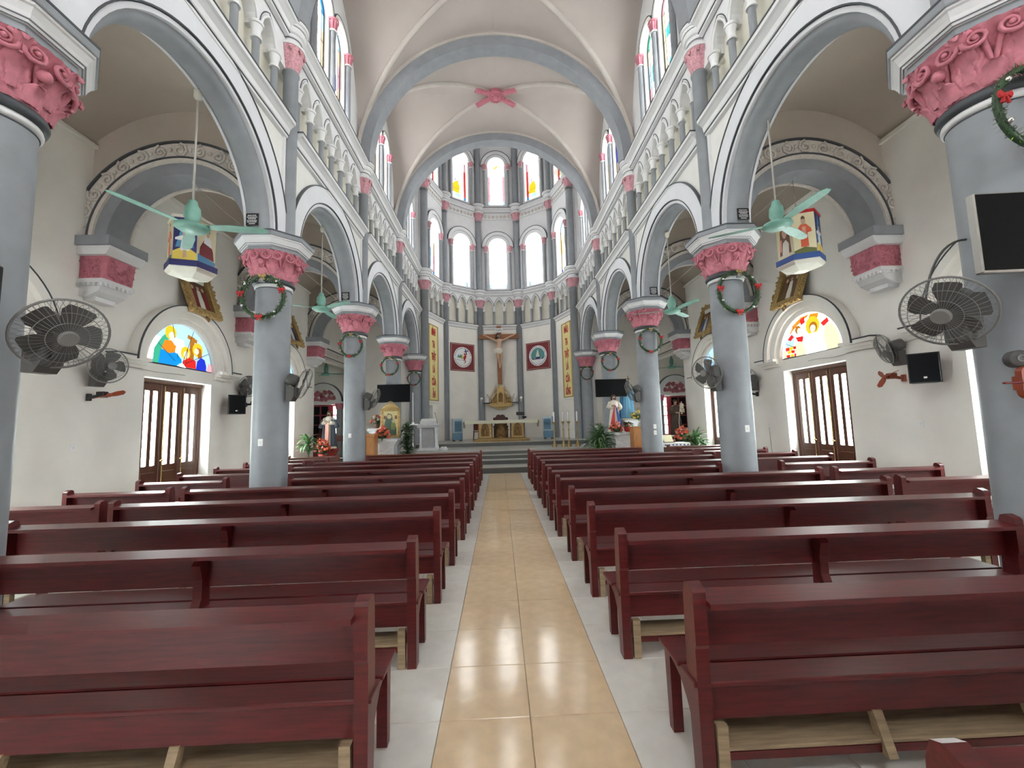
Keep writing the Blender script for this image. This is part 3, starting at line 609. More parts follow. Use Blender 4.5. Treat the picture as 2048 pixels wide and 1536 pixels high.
# ---------------------------------------------------------------- doors
ND = [0]
def pane_poly(a, b, z0, z1, r=.03):
    return [(a+r, z0), (b-r, z0), (b, z0+r), (b, z1-r), (b-r, z1), (a+r, z1), (a, z1-r), (a, z0+r)]
for s in (-1, 1):
    for k, c in DOORS:
        ND[0] += 1; T = Matrix(((0, s, 0, s*7.22), (1, 0, 0, c), (0, 0, 1, 0), (0, 0, 0, 1)))
        m = MB(T); m.box(-.93, -.73, 0, .08, 0, 2.72); m.box(.86, .93, 0, .08, 0, 2.72); m.box(-.93, .93, -.02, .08, 2.64, 2.9)
        d = tag(m.build('door_%d' % ND[0], DOORW), 'brown wooden folding door with tall frosted panes, %s in the %s wall' % ({1: 'nearest', 2: 'second', 3: 'far'}[k], SIDE[s]), 'door', kind='structure')
        for i in range(3):
            a, b = -.72+.523*i+.008, -.72+.523*(i+1)-.008; ps = [(a+.10, a+.215), (b-.205, b-.09)]
            m = MB(T); m.plate(a, b, .02, 2.65, [((p+q)/2, (q-p)/2, .95, 2.48, 'flat') for p, q in ps], .02, .065, 'y')
            m.bev(a+.08, b-.08, .005, .03, .16, .82, .012)
            lf = m.build('leaf', DOORW, d)
            for p, q in ps: mm = MB(T); mm.prism(pane_poly(p-.005, q+.005, .945, 2.485), .035, .045, 'y'); mm.build('pane', G_FRO, lf)
        for u in (-.197, .326):
            m = MB(T); m.tube([(u+.04, -.015, .1), (u+.04, -.015, 2.6)], .009, 6); m.tube([(u+.04, -.01, 1.05), (u+.04, -.06, 1.05), (u-.06, -.065, 1.04)], .012, 6); m.sph((u+.04, -.02, 1.05), .025, 8, 6); m.sph((u+.04, -.02, 1.85), .018, 8, 6)
            m.build('bolt_rod', BRASS, d)
for s in (-1, 1):                                                       # portals of the chapels
    ND[0] += 1; T = SX(s); m = MB(T); m.box(7.64, 8.86, 19.4, 19.44, 0, 2.72)
    d = tag(m.build('door_%d' % ND[0], MAROON), 'dark red glazed double door under the pink tympanum on the %s' % SIDE[s], 'door', kind='structure')
    for i in range(3):
        for j in range(4):
            x = 7.72+.38*i; z = .9+.44*j; m = MB(T); m.box(x if i else x+.0, x+(.3 if i else .13), 19.385, 19.405, z, z+.38); m.build('pane', SCREEN if i else G_FRO, d)
for o in list(bpy.data.objects):
    if o.name.startswith('window_moulding') or o.name.startswith('window_colonnette'): pass
# ================================================================ columns
def octo(m, prof, mi, c=(0, 0)):
    k = 1/math.cos(PI/8); m.lathe([(r*k*.965, z) for r, z in prof], 8, c, PI/8, mi, sm=False)
def make_column():
    root = thing('column', 'x', 'column', group='grey round columns of the nave')
    m = MB(); m.lathe([(.33, 0), (.33, .12), (.30, .16), (.285, .2), (.28, .26), (.277, .5), (.272, 4.02)], 40); m.build('shaft', GREY, root)
    m = MB(); m.lathe([(.272, 3.995), (.292, 4.0), (.298, 4.025), (.292, 4.05), (.28, 4.055)], 48, mi=0); m.lathe([(.298, 4.055), (.318, 4.062), (.328, 4.095), (.318, 4.13), (.30, 4.14)], 48, mi=1); m.lathe([(.276, 3.98), (.279, 3.985), (.276, 3.99)], 48, mi=1); m.build('neck_ring', [WHITE, DARK], root)
    m = MB(); P = []
    def prof(t): return .305+.03*t+.13*t**2.6
    def fn(a, z):
        t = (z-4.14)/.43; u = (a*8/(2*PI)) % 1-.5; v = (a*16/(2*PI)) % 1-.5
        lf = .03*max(0, math.cos(u*PI))**.7*math.sin(min(1, t*1.5)*PI) + .012*math.cos(v*2*PI)*math.sin(t*PI)
        vein = .006*math.sin(a*56+8*math.sin(9*t))*math.sin(PI*min(1, max(0, t)))
        return lf+vein+.006*math.sin(31*a+17*t)
    n = 26; m.lathe([(prof(i/n), 4.14+.43*i/n) for i in range(n+1)], 224, fn=fn)
    cap = m.build('capital', PINK, root)
    m = MB()
    def leafstrip(ang, line, grooves=1):
        vs = []; N = 9
        for i, (r_, z_, w_) in enumerate(line):
            w_ *= 1+(.16 if i % 2 else -.04)
            for j in range(N):
                t = j/(N-1)*2-1; vs.append(((r_+.022*math.cos(t*PI/2)-.008*abs(math.cos(t*PI*2)))*math.cos(ang+t*w_/r_), (r_+.022*math.cos(t*PI/2)-.008*abs(math.cos(t*PI*2)))*math.sin(ang+t*w_/r_), z_+.012*t*t))
        n_ = len(line); m.add(vs, [(i*N+j, i*N+j+1, (i+1)*N+j+1, (i+1)*N+j) for i in range(n_-1) for j in range(N-1)], 0, True)
    for k in range(8):                                                  # two tiers of acanthus, volutes and buds
        a0 = 2*PI*k/8
        leafstrip(a0, [(.315, 4.145, .075), (.325, 4.18, .085), (.335, 4.22, .082), (.35, 4.25, .07), (.375, 4.275, .055), (.395, 4.285, .035), (.40, 4.27, .012)])
        ca = a0+PI/8
        leafstrip(ca, [(.325, 4.2, .05), (.335, 4.26, .075), (.345, 4.32, .088), (.36, 4.37, .082), (.385, 4.41, .068), (.42, 4.435, .05), (.445, 4.435, .03), (.45, 4.415, .01)])
        for q in (-1, 1):
            for e, rad_ in ((0, .082), (1, .05)):
                pts = []
                for i in range(19):
                    t = i*.62; rr = rad_*(1-i/22); ang = q*(t+.2); h = .452-.008*i/18+.012*e
                    cb = a0+q*.205+rr*math.sin(ang)/.43
                    pts.append((h*math.cos(cb), h*math.sin(cb), 4.485+rr*math.cos(ang)))
                if e == 0: m.tube(pts, [.021-.0007*i for i in range(19)], 7)
            m.sph((.462*math.cos(a0+q*.205), .462*math.sin(a0+q*.205), 4.485), .02, 8, 6)
            m.tube([((.34+.012*i)*math.cos(a0+q*(.02+.02*i)), (.34+.012*i)*math.sin(a0+q*(.02+.02*i)), 4.3+.032*i) for i in range(7)], [.012, .016, .018, .019, .02, .02, .018], 6)
        leafstrip(ca, [(.41, 4.42, .03), (.44, 4.47, .042), (.47, 4.52, .05), (.50, 4.545, .045), (.515, 4.53, .03), (.51, 4.50, .012)])
        if k % 2 == 0: m.sph((.405*math.cos(a0), .405*math.sin(a0), 4.385), .048, 12, 8)
    m.build('acanthus', PINK, cap)
    m = MB(); octo(m, [(.45, 4.565), (.47, 4.57), (.47, 4.63), (.48, 4.645)], 0); octo(m, [(.485, 4.63), (.50, 4.635), (.505, 4.655), (.52, 4.66), (.53, 4.69), (.555, 4.735), (.57, 4.745), (.572, 4.765)], 1); octo(m, [(.585, 4.765), (.59, 4.775), (.59, 4.855), (.585, 4.865)], 2)
    octo(m, [(.498, 4.631), (.502, 4.633)], 2); octo(m, [(.516, 4.655), (.518, 4.657), (.517, 4.66)], 2)
    octo(m, [(.592, 4.835), (.594, 4.84), (.594, 4.857)], 3)
    m.build('abacus', [GREY, WHITE, GREY, DARK], root)
    return root
col0 = make_column(); first = True; COLS = {}
for s in (-1, 1):
    for k in range(1, 6):
        lab = 'grey round column with pink carved capital, %s in the %s row from the camera' % (ORD[k], SIDE[s])
        if first: c = col0; c['label'] = lab; first = False; c.location = (s*3.98, YY[k], 0)
        else: c = copy_tree(col0, (s*3.98, YY[k], 0), None, lab)
        COLS[s, k] = c
# ================================================================ pews
def make_pew(L, PW, mids, raw=True):
    """pew along +x from its aisle end at x=0; local y=0 is the back plane, seat towards +y"""
    root = thing('pew', 'x', 'pew')
    def post(x0, x1):
        m = MB(); m.prism([(-.055, 0), (.03, 0), (.045, .25), (.055, .42), (.05, .62), (.045, .80), (.03, .85), (.0, .862), (-.045, .845), (-.058, .83), (-.06, .60), (-.05, .58), (-.05, .40)], x0, x1, 'x'); return m
    post(0, .062).build('end_post', PW, root); post(L-.062, L).build('end_post', PW, root)
    for x in mids:
        m = MB(); m.prism([(-.02, .24), (.05, .24), (.05, .78), (.0, .78), (-.055, .72), (-.03, .62), (-.03, .5), (-.055, .44)], x-.03, x+.03, 'x'); m.build('middle_post', PW, root)
    m = MB(); m.prism([(-.10, .768), (.05, .782), (.05, .808), (-.10, .794)], .06, L-.06, 'x'); m.build('book_ledge', PW, root)
    m = MB(); m.prism([(.018, .56), (.042, .56), (.05, .784), (.026, .782)], .06, L-.06, 'x'); m.build('backrest', PW, root)
    m = MB(); m.bev(-.012, L+.012, -.045, .108, .408, .432, .005); m.build('seat_plank', PW, root)
    m = MB(); m.bev(-.02, L+.02, .118, .36, .41, .436, .006); m.build('seat_plank', PW, root)
    m = MB(); m.box(.06, L-.06, -.012, .014, .255, .408); m.build('rear_rail', PW, root)
    m = MB(); m.box(.06, L-.06, .31, .332, .30, .41); m.build('front_rail', PW, root)
    for x in (.004, L-.058):
        m = MB(); m.prism([(.275, 0), (.325, 0), (.345, .41), (.275, .41)], x, x+.054, 'x'); m.build('leg', PW, root)
        m = MB(); m.prism([(.04, .18), (.04, .408), (.29, .408), (.285, .375), (.17, .34), (.10, .27)], x+.008, x+.046, 'x'); m.build('side_bracket', PW, root)
    if raw:
        m = MB(); m.bev(.075, L-.075, -.05, .14, .14, .158, .004, 0); m.box(.075, L-.075, -.05, -.03, .105, .139, 1); kn = m.build('footrest', [RAW, PEW], root)
        n = max(2, int(L/.72)+1)
        for i in range(n):
            x = .10+(L-.20)*i/(n-1); m = MB()
            if i in (0, n-1): m.box(x-.025, x+.025, -.055, -.015, 0, .25)
            else: m.prism([(-.085, .10), (-.03, .09), (.02, .26), (-.02, .26)], x-.022, x+.022, 'x')
            m.build('footrest_bracket', RAW, kn)
    return root
PEWS = {}
def pew(s, n, x0, x1, label, front=False, y=None, sx=0.):
    L = round(abs(x1-x0), 2); key = (L, front)
    rot = 0 if s > 0 else 0
    xs = x0 if s > 0 else x1                                          # local +x is world +x
    if key not in PEWS:
        p = make_pew(L, PEWF if front else PEW, [L/2] if L > 2 else [])
        PEWS[key] = p; p.location = (min(x0, x1), y, 0); p['label'] = label
    else: p = copy_tree(PEWS[key], (min(x0, x1), y, 0), None, label)
    p['group'] = 'dark red wooden pews of the church'
    return p
jit = random.Random(3)
for s in (-1, 1):
    for n in range(1 if s > 0 else 2, 13):
        off = {-1: {2: .74, 3: .73, 4: .71, 5: .69}, 1: {1: .88, 2: .735, 3: .68, 4: .69, 5: .68}}[s].get(n, .66)
        L = 2.96 if n in (3, 7, 11) else 3.94
        o = n if s < 0 else n
        row = n-1 if s < 0 else n
        y = n-.0+(.03 if n == 6 else 0)
        lab = {1: 'pew with a chipped post cut off by the lower right corner', 2: 'nearest whole pew on the %s of the tan aisle' % SIDE[s], 12: 'orange brown front pew before the steps, %s of the aisle' % SIDE[s]}.get(n) or 'dark red pew in the %s row from the camera, just %s of the aisle' % (ORD[n-1], SIDE[s])
        pew(s, n, s*off, s*(off+L), lab, n == 12, y)
    for n in range(5, 13):
        a, b = (4.74, 6.18) if s < 0 else (4.76, 6.42)
        if n in (7, 11): a, b = (4.62, 6.06) if s < 0 else (4.66, 6.32)
        lab = 'short pew by the %s wall, %s of its row from the camera' % (SIDE[s], ORD[n-4])
        pew(s, n, s*a, s*b, lab, n == 12, n+.02)
# ================================================================ wreaths
def make_wreath(R=.34):
    """ring in the local xz plane facing -y, centre at the origin"""
    root = thing('wreath', 'x', 'wreath', group='christmas wreaths on the columns')
    r = random.Random(11); m = MB(); m.tube([(R*math.cos(t), 0, R*math.sin(t)) for t in [2*PI*i/40 for i in range(40)]], .03, 6, closed=True, mi=0)
    for i in range(1300):
        t = r.uniform(0, 2*PI); p = Vector((R*math.cos(t), 0, R*math.sin(t))); d = Vector((r.gauss(0, 1), r.gauss(0, .6)-.25, r.gauss(0, 1))).normalized(); w = d.orthogonal().normalized()*.006; l = r.uniform(.045, .075)
        m.add([p-w, p+w, p+w*.4+d*l, p-w*.4+d*l], [(0, 1, 2, 3)], 0 if r.random() < .5 else (1 if r.random() < .85 else 2))
    m.build('garland', [GREEN2, SILVER, LGREEN], root)
    for k, (t, c) in enumerate(((math.radians(18), RED), (math.radians(170), RED), (math.radians(265), RED), (math.radians(88), GOLD))):
        m = MB(); x, z = R*math.cos(t), R*math.sin(t)
        for q in (-1, 1):
            m.prism([(x, z), (x+q*.05, z+.035), (x+q*.06, z), (x+q*.045, z-.025)], -.065, -.045, 'y'); m.prism([(x, z), (x+q*.016, z), (x+q*.04, z-.065), (x+q*.02, z-.07)], -.06, -.045, 'y')
        m.sph((x, -.05, z), .02, 8, 6); m.build('bow', c, root)
    m = MB(); m.lathe([(.012, R-.03), (.03, R-.045), (.036, R-.075), (.05, R-.10)], 12, (0, -.05)); m.build('bell', SILVER, root)
    for t in (.8, 2.5, 3.6, 5.4):
        m = MB(); m.sph((R*math.cos(t), -.045, R*math.sin(t)), .022, 10, 8); m.build('bauble', SILVER, root)
    return root
wr = None
for s, k, x, z, sc in ((-1, 2, -3.97, 3.80, 1.0), (1, 2, 3.99, 3.74, 1.02), (-1, 3, -3.97, 3.76, .86), (1, 3, 3.96, 3.72, .9), (-1, 4, -4.02, 3.76, .92), (1, 4, 3.96, 3.74, .92), (-1, 5, -3.99, 3.74, .86), (1, 5, 3.96, 3.8, .86), (1, 1, 3.86, 3.83, .9)):
    lab = 'tinsel wreath with bows and bell hung on the %s column of the %s row' % (ORD[k], SIDE[s]); loc = (x, YY[k]-.345, z)
    if wr is None: wr = make_wreath(); wr.location = loc; wr['label'] = lab; wr.scale = (sc,)*3
    else: copy_tree(wr, loc, (0, 0, .03*k*s), lab, (sc,)*3)
# ================================================================ black plaques at the arch feet
pl = None
for s, k in ((-1, 2), (1, 2), (-1, 3), (1, 3)):
    loc = (s*4.03, YY[k]-.60, 4.9); lab = 'small black plaque with white lettering on the %s capital of the %s row' % (ORD[k], SIDE[s])
    if pl is None:
        pl = thing('plaque', lab, 'plaque', loc, group='black plaques above the capitals')
        m = MB(); m.bev(-.1, .1, 0, .015, 0, .2, .003); m.build('board', BLACK, pl); m = MB(); r = random.Random(2)
        for z, w in ((.165, .07), (.135, .08), (.11, .06), (.08, .08), (.055, .075), (.025, .05)):
            x = -w
            while x < w:
                q = r.uniform(.008, .022); m.box(x, min(w, x+q), -.002, .001, z-.008, z+.006); x += q+.007
        m.build('lettering', WHITEP, pl)
    else: copy_tree(pl, loc, None, lab)
# ================================================================ television screens
def tv(label, loc, rz, w, h, edge):
    t = thing('television', label, 'television', loc, rz, 'television screens on the columns')
    m = MB(); m.bev(-w/2, w/2, -.03, .03, -h/2, h/2, .008); m.build('case', edge, t)
    m = MB(); m.box(-w/2+.012, w/2-.012, -.033, -.029, -h/2+.015, h/2-.012); m.build('screen', SCREEN, t)
    m = MB(); m.box(-.12, .12, .03, .06, -.12, .12); m.box(-.03, .03, .03, .2, -.04, .04); m.build('mount', BLACK, t)
tv('large black television cut by the left edge, on the nearest left column', (-3.73, 2.6, 2.45), .05, .9, .53, BLACK)
tv('large television with silver edge on the nearest right column', (3.76, 2.66, 2.87), -.08, 1.0, .58, CHROME)
tv('black television on the fourth column of the left row', (-3.86, 14.68, 2.77), 0, 1.17, .64, BLACK)
tv('black television on the fourth column of the right row', (3.92, 14.68, 2.77), 0, 1.14, .64, BLACK)
# ================================================================ oscillating wall fans
def make_fan():
    """bracket at the origin against a wall (wall towards +y); head pivots above, cage faces -y"""
    root = thing('wall_fan', 'x', 'fan', group='grey oscillating wall fans')
    m = MB(); m.prism([(-.02, -.16), (-.10, -.16), (-.14, -.10), (-.15, .05), (-.05, .08), (-.02, .08)], -.075, .075, 'x'); m.tube([(0, -.1, .05), (0, -.14, .13)], .04, 8); m.build('bracket', FANG, root)
    head = link('head', None, root, (0, -.14, .15))
    return root, head
def fan_parts(head):
    m = MB(); m.lathe([(.05, .0), (.085, .02), (.09, .12), (.07, .17), (.03, .18)], 20); o = m.build('motor', FANG, head); o.rotation_euler = (PI/2, 0, 0); o.location = (0, .14, 0)
    m = MB(); N = 44
    for i in range(N):
        t = 2*PI*i/N; c, s_ = math.cos(t), math.sin(t)
        m.tube([(.05*c, -.19, .05*s_), (.15*c, -.185, .15*s_), (.22*c, -.16, .22*s_), (.245*c, -.11, .245*s_)], .0016, 3, cap=False)
        m.tube([(.06*c, -.02, .06*s_), (.17*c, -.03, .17*s_), (.23*c, -.07, .23*s_), (.245*c, -.11, .245*s_)], .0016, 3, cap=False)
    for r, y, q in ((.248, -.11, .008), (.18, -.178, .0022), (.11, -.188, .0022)): m.tube([(r*math.cos(t), y, r*math.sin(t)) for t in [2*PI*i/36 for i in range(36)]], q, 5, closed=True)
    m.build('cage', FANL, head)
    m = MB(); m.lathe([(.0, 0), (.055, .0), (.055, .012), (.045, .02)], 20); o = m.build('hub_badge', FANL, head); o.rotation_euler = (PI/2, 0, 0); o.location = (0, -.185, 0)
    bl = None
    for k in range(5):
        if bl is None:
            m = MB(); prof = [(.04, -.025, .03), (.09, -.06, .05), (.15, -.085, .07), (.20, -.07, .075), (.212, -.0, .06)]; vs = []
            for r, a, b in prof: vs += [(a, -.10-.25*a, r), (b, -.10-.25*b, r)]
            vs += [(x, y-.006, z) for x, y, z in vs]; n = len(prof)
            m.add(vs, [(2*i, 2*i+1, 2*i+3, 2*i+2) for i in range(n-1)]+[(2*n+2*i, 2*n+2*i+2, 2*n+2*i+3, 2*n+2*i+1) for i in range(n-1)], 0, True)
            bl = m.build('blade', FANG, head); b_ = bl
        else: b_ = link('blade', bl.data, head)
        b_.rotation_euler = (0, 2*PI*k/5+.3, 0)
def fan(label, loc, rz, hz, tilt=.15, sc=1.):
    root, head = make_fan(); root['label'] = label; root.location = loc; root.rotation_euler = (0, 0, rz); root.scale = (sc,)*3; head.rotation_euler = (tilt, 0, hz); fan_parts_shared(head); return root
FP = []
def fan_parts_shared(head):
    if not FP: fan_parts(head); FP.extend(KIDS[head.name])
    else:
        for p in FP:
            c = p.copy(); COL.objects.link(c); c.parent = head
# rz: direction the bracket faces (local -y into the room)
H = PI/2
fan('grey wall fan on the nearest left column beside the television', (-3.46, 3.0, 2.24), H, -.35, .5, 1.05)
fan('grey wall fan on the nearest right column below the television', (3.52, 2.98, 2.27), -H, .35, .5, 1.1)
fan('grey fan on the left wall above an orange mini fan', (-6.93, 7.05, 2.6), H, -.3, .1, 1.15)
fan('grey fan on the right wall beside a black speaker, seen edge on', (7.0, 6.95, 2.62), -H, -.55, .3, 1.1)
fan('grey fan clamped to the second left column, turned away', (-3.70, 7.0, 2.26), H, .5, .35, 1.1)
fan('grey fan clamped to the second right column, blades visible', (3.70, 6.95, 2.25), -H, .5, .2, 1.1)
fan('grey fan clamped to the third left column', (-3.70, 11.0, 2.24), H, .5, .35, 1.1)
fan('grey fan clamped to the third right column', (3.70, 11.0, 2.26), -H, -.5, .35, 1.1)
fan('grey fan on the left wall above the far black speaker', (-7.0, 11.07, 2.62), H, -.4, .1, 1.1)
fan('grey fan far along the right wall by the third door', (7.0, 11.07, 2.5), -H, .3, .1, 1.1)
# ================================================================ small orange propeller fans
def mini(label, loc, rz, n=2, tilt=0., col=True):
    t = thing('mini_fan', label, 'fan', loc, rz, 'small orange bladed fans')
    m = MB(); m.bev(-.03, .03, -.06, 0, -.06, .06, .008); m.tube([(0, -.05, 0), (0, -.2, .02)], .028, 8); m.bev(-.05, .05, -.31, -.18, -.01, .09, .01); m.build('arm', BLACK if col else ORANGE, t)
    h = link('propeller', None, t, (0, -.36, .03), (tilt, 0, 0)); m = MB(); m.sph((0, 0, 0), .035, 10, 8)
    m.build('hub', ORANGE, h)
    for k in range(n):
        a = 2*PI*k/n+.5; m = MB(); c, s_ = math.cos(a), math.sin(a)
        vs = [(c*r-s_*w, -.02*q, s_*r+c*w) for r, w, q in ((.02, -.015, 1), (.10, -.035, 1), (.20, -.03, 1), (.23, 0, 0), (.20, .03, -1), (.10, .04, -1), (.02, .015, -1))]
        m.add(vs+[(x, y-.006, z) for x, y, z in vs], [list(range(7)), list(range(7, 14))[::-1]]+[(i, (i+1) % 7, 7+(i+1) % 7, 7+i) for i in range(7)]); m.build('blade', ORANGE, h)
mini('small fan with orange blades on the left wall below a grey fan', (-7.0, 7.05, 2.24), H, 2, .9)
mini('small fan with orange blades on the right wall left of the speaker', (7.0, 6.95, 2.22), -H, 3, -.6, False)
mini('tiny fan on the left wall beside the far black speaker', (-7.0, 11.3, 2.3), H, 2, .6)
mini('tiny fan far along the right wall under a grey fan', (7.0, 11.07, 2.22), -H, 2, .6)
for s in (-1, 1):
    P_ = lambda z: (s*3.98-s*.27*math.cos(.42), 3.04-.27*math.sin(.42), z); rz = -s*.35
    t = thing('mini_fan', 'orange oval mini fan on the nearest %s column under a round box' % SIDE[s], 'fan', P_(1.82), rz, 'small orange bladed fans')
    m = MB(); m.prism([(.05*math.cos(a), .05*math.sin(a)+(.07 if math.sin(a) > 0 else -.07)) for a in [2*PI*i/24+.001 for i in range(24)]], -.12, -.06, 'y'); m.box(-.03, .03, -.06, .0, -.05, .05); m.build('body', ORANGE, t)
    m = MB(); m.bev(-.17, .17, -.16, -.13, -.008, .006, .003); m.tube([(0, -.12, 0), (0, -.15, 0)], .012, 6); m.build('blade', MAROON, t)
    b = thing('junction_box', 'round grey box on the nearest %s column below the fan' % SIDE[s], 'box', P_(2.0), rz, 'round grey boxes')
    m = MB(); m.lathe([(.0, 0), (.058, 0), (.064, .01), (.064, .07)], 24); o = m.build('case', FANG, b); o.rotation_euler = (-PI/2, 0, 0); o.location = (0, -.06, 0)
    m = MB(); m.ring(0, 0, .018, .026, -.07, -.06, 'y', 0, 2*PI, 18); m.build('knob', FANL, b)
# ================================================================ speakers
def speaker(label, loc, rz):
    t = thing('speaker', label, 'speaker', loc, rz, 'black wall speakers')
    m = MB(); m.prism([(-.19, -.22), (.19, -.22), (.13, .0), (-.13, .0)], -.24, .24, 'z'); m.build('speaker_box', BLACK, t)
    m = MB(); m.bev(-.175, .175, -.235, -.218, -.225, .225, .006); m.build('grille', SCREEN, t); m = MB(); m.bev(-.02, .02, -.238, -.232, -.17, -.14, .002); m.build('badge', CHROME, t)
    m = MB(); m.box(-.04, .04, .0, .16, .1, .16); m.box(-.05, .05, .14, .17, .02, .24); m.build('mount', BLACK, t)
speaker('black speaker mounted on the right wall before the second door', (6.80, 6.45, 2.32), -.75)
speaker('black speaker mounted on the left wall past the second door', (-6.78, 10.55, 2.26), .75)
# ================================================================ switches and sockets
sw = None
for lab, loc, rz in (('small white switch plate low on the left wall', (-6.995, 6.87, 1.42), H), ('small white switch plate on the right wall under the speaker', (6.995, 6.76, 1.42), -H), ('white switch plate on the second column of the left row', (-3.98, 6.782, 1.42), 0), ('white switch plate on the second column of the right row', (4.0, 6.782, 1.42), 0),
                     ('white switch plate on the third column of the left row', (-4.0, 10.803, 1.40), 0), ('upper white switch plate on the third column of the right row', (3.97, 10.803, 1.42), 0), ('lower white switch plate on the third column of the right row', (3.97, 10.803, 1.26), 0), ('white socket with a cord on the right wall beyond the second door', (6.995, 10.7, 1.38), -H)):
    if sw is None:
        sw = thing('switch_plate', lab, 'switch', loc, rz, 'white switch plates'); m = MB(); m.bev(-.038, .038, -.014, 0, -.058, .058, .005); m.build('plate', WHITEP, sw); m = MB(); m.bev(-.012, .012, -.019, -.012, -.02, .02, .002); m.build('rocker', PALE, sw)
    else: o = copy_tree(sw, loc, (0, 0, rz), lab)
m = MB(); m.tube([(6.985, 10.7, 1.32), (6.985, 10.68, .8), (6.985, 10.6, .1)], .006, 5); tag(m.build('cord', STEELG), 'thin cord hanging from the right wall socket to the floor', 'cord')
m = MB(); m.tube([(6.97, 6.3+1.5*i/8, 2.84+.02*math.sin(i)) for i in range(-2, 16)], .008, 5); tag(m.build('cable', STEELG), 'grey cable running along the right wall above the doors', 'cable')
m = MB(); m.tube([(-6.97, 6.3+1.5*i/8, 2.84+.01*math.sin(i)) for i in range(-2, 16)], .008, 5); tag(m.build('cable', STEELG), 'grey cable running along the left wall above the doors', 'cable')
m = MB(); m.tube([(3.30+.42*(i/12)**1.6, 3.12, 2.4+.62*math.sin(i/12*PI/2)) for i in range(13)], .009, 6); tag(m.build('cable', FANG), 'black cable looping from the right television to the fan', 'cable')
# ================================================================ mint ceiling fans
def make_cfan(top):
    t = thing('ceiling_fan', 'x', 'fan', group='mint green ceiling fans')
    m = MB(); m.tube([(0, 0, .2), (0, 0, top)], .014, 8); m.build('rod', STEELG, t); m = MB(); m.lathe([(.02, top-.16), (.05, top-.12), (.05, top-.02), (.02, top)], 14); m.build('canopy', PALE, t)
    m = MB(); m.lathe([(.02, .34), (.05, .32), (.06, .26), (.09, .22), (.1, .1), (.07, .02), (.12, .0), (.19, -.03), (.2, -.06), (.14, -.10), (.02, -.11)], 28); m.build('motor', MINT, t)
    b = None
    for k in range(3):
        if b is None:
            m = MB(); vs = []
            for r, w0, w1 in ((.15, -.035, .035), (.24, -.05, .05), (.5, -.075, .07), (.85, -.065, .06), (.93, -.03, .03)): vs += [(r, w0, -.03-.18*w0), (r, w1, -.03-.18*w1)]
            n = 5; vs += [(x, y, z-.008) for x, y, z in vs]; m.add(vs, [(2*i, 2*i+1, 2*i+3, 2*i+2) for i in range(n-1)]+[(2*n+2*i, 2*n+2*i+2, 2*n+2*i+3, 2*n+2*i+1) for i in range(n-1)]+[(0, 1, 11, 10), (8, 9, 19, 18)]+[(2*i, 2*i+2, 2*n+2*i+2, 2*n+2*i) for i in range(n-1)]+[(2*i+1, 2*i+3, 2*n+2*i+3, 2*n+2*i+1) for i in range(n-1)], 0, False)
            b = m.build('blade', MINT, t); o = b
        else: o = link('blade', b.data, t)
        o.rotation_euler = (0, 0, 2*PI*k/3)
    return t
cf = make_cfan(1.95); cf['label'] = 'mint green ceiling fan hung in the nearest left arch before the lantern'; cf.location = (-4.22, 5.45, 4.42); cf.rotation_euler = (0, 0, .18)
copy_tree(cf, (4.08, 5.75, 4.5), (0, 0, .55), 'mint green ceiling fan hung in the nearest right arch before the lantern')
copy_tree(cf, (-4.2, 9.44, 4.42), (0, 0, -.5), 'mint green ceiling fan hung in the second left arch')
copy_tree(cf, (4.1, 9.6, 4.25), (0, 0, .75), 'mint green ceiling fan hung in the second right arch')
copy_tree(cf, (-7.8, 18.4, 4.05), (0, 0, .2), 'small distant ceiling fan in the left chapel', (1, 1, 1.3))
copy_tree(cf, (7.8, 18.4, 4.0), (0, 0, .4), 'small distant ceiling fan in the right chapel', (1, 1, 1.3))
# ================================================================ picture lanterns hung from the aisle arches
def lantern(label, loc, rz, trim, faces):
    t = thing('lantern', label, 'lantern', loc, rz, 'hexagonal picture lanterns'); R = .42; h = 1.0; ap = R*math.cos(PI/6)
    m = MB(); m.lathe([(R, .2), (R, 1.12), (R*.3, 1.3)], 6, rot=PI/6*0, mi=0, sm=False); m.build('body', PALE, t)
    m = MB(); m.lathe([(R*1.0, .2), (R*1.1, .16), (R*1.1, .08), (R*.95, .02), (R*.35, -.06), (R*.3, -.06)], 6, sm=False); m.build('base', PALE, t)
    m = MB(); m.lathe([(R*1.1, .1), (R*1.12, .1), (R*1.12, .22), (R*1.1, .22)], 6, sm=False, cap=False); m.build('trim', trim, t)
    m = MB(); m.lathe([(R*1.06, 1.08), (R*1.08, 1.08), (R*1.06, 1.14)], 6, sm=False); m.build('crown', RED if trim is not NAVY else PALE, t)
    for k, pic in faces:
        a = PI/6+PI/3*k; T = Matrix.Rotation(a+PI/2, 4, 'Z') @ Matrix.Translation((0, -ap-.006, .22))
        m = MB(T); ms = []
        for i, (c, poly) in enumerate(pic):
            if c not in ms: ms.append(c)
            m.prism([(u*.40, v*.86) for u, v in poly], -.0012*i, -.0012*i+.001, 'y', ms.index(c))
        m.build('picture', ms, t)
    m = MB(); m.tube([(0, 0, 1.28), (0, 0, 2.0)], .008, 5)
    for k in range(3): a = PI/3*2*k; m.tube([(.4*math.cos(a), .4*math.sin(a), 1.1), (0, 0, 1.45)], .005, 4)
    m.build('hanging_cord', STEELG, t); t.scale = (.82, .82, .85)
sq = [(-.5, 0), (.5, 0), (.5, 1), (-.5, 1)]
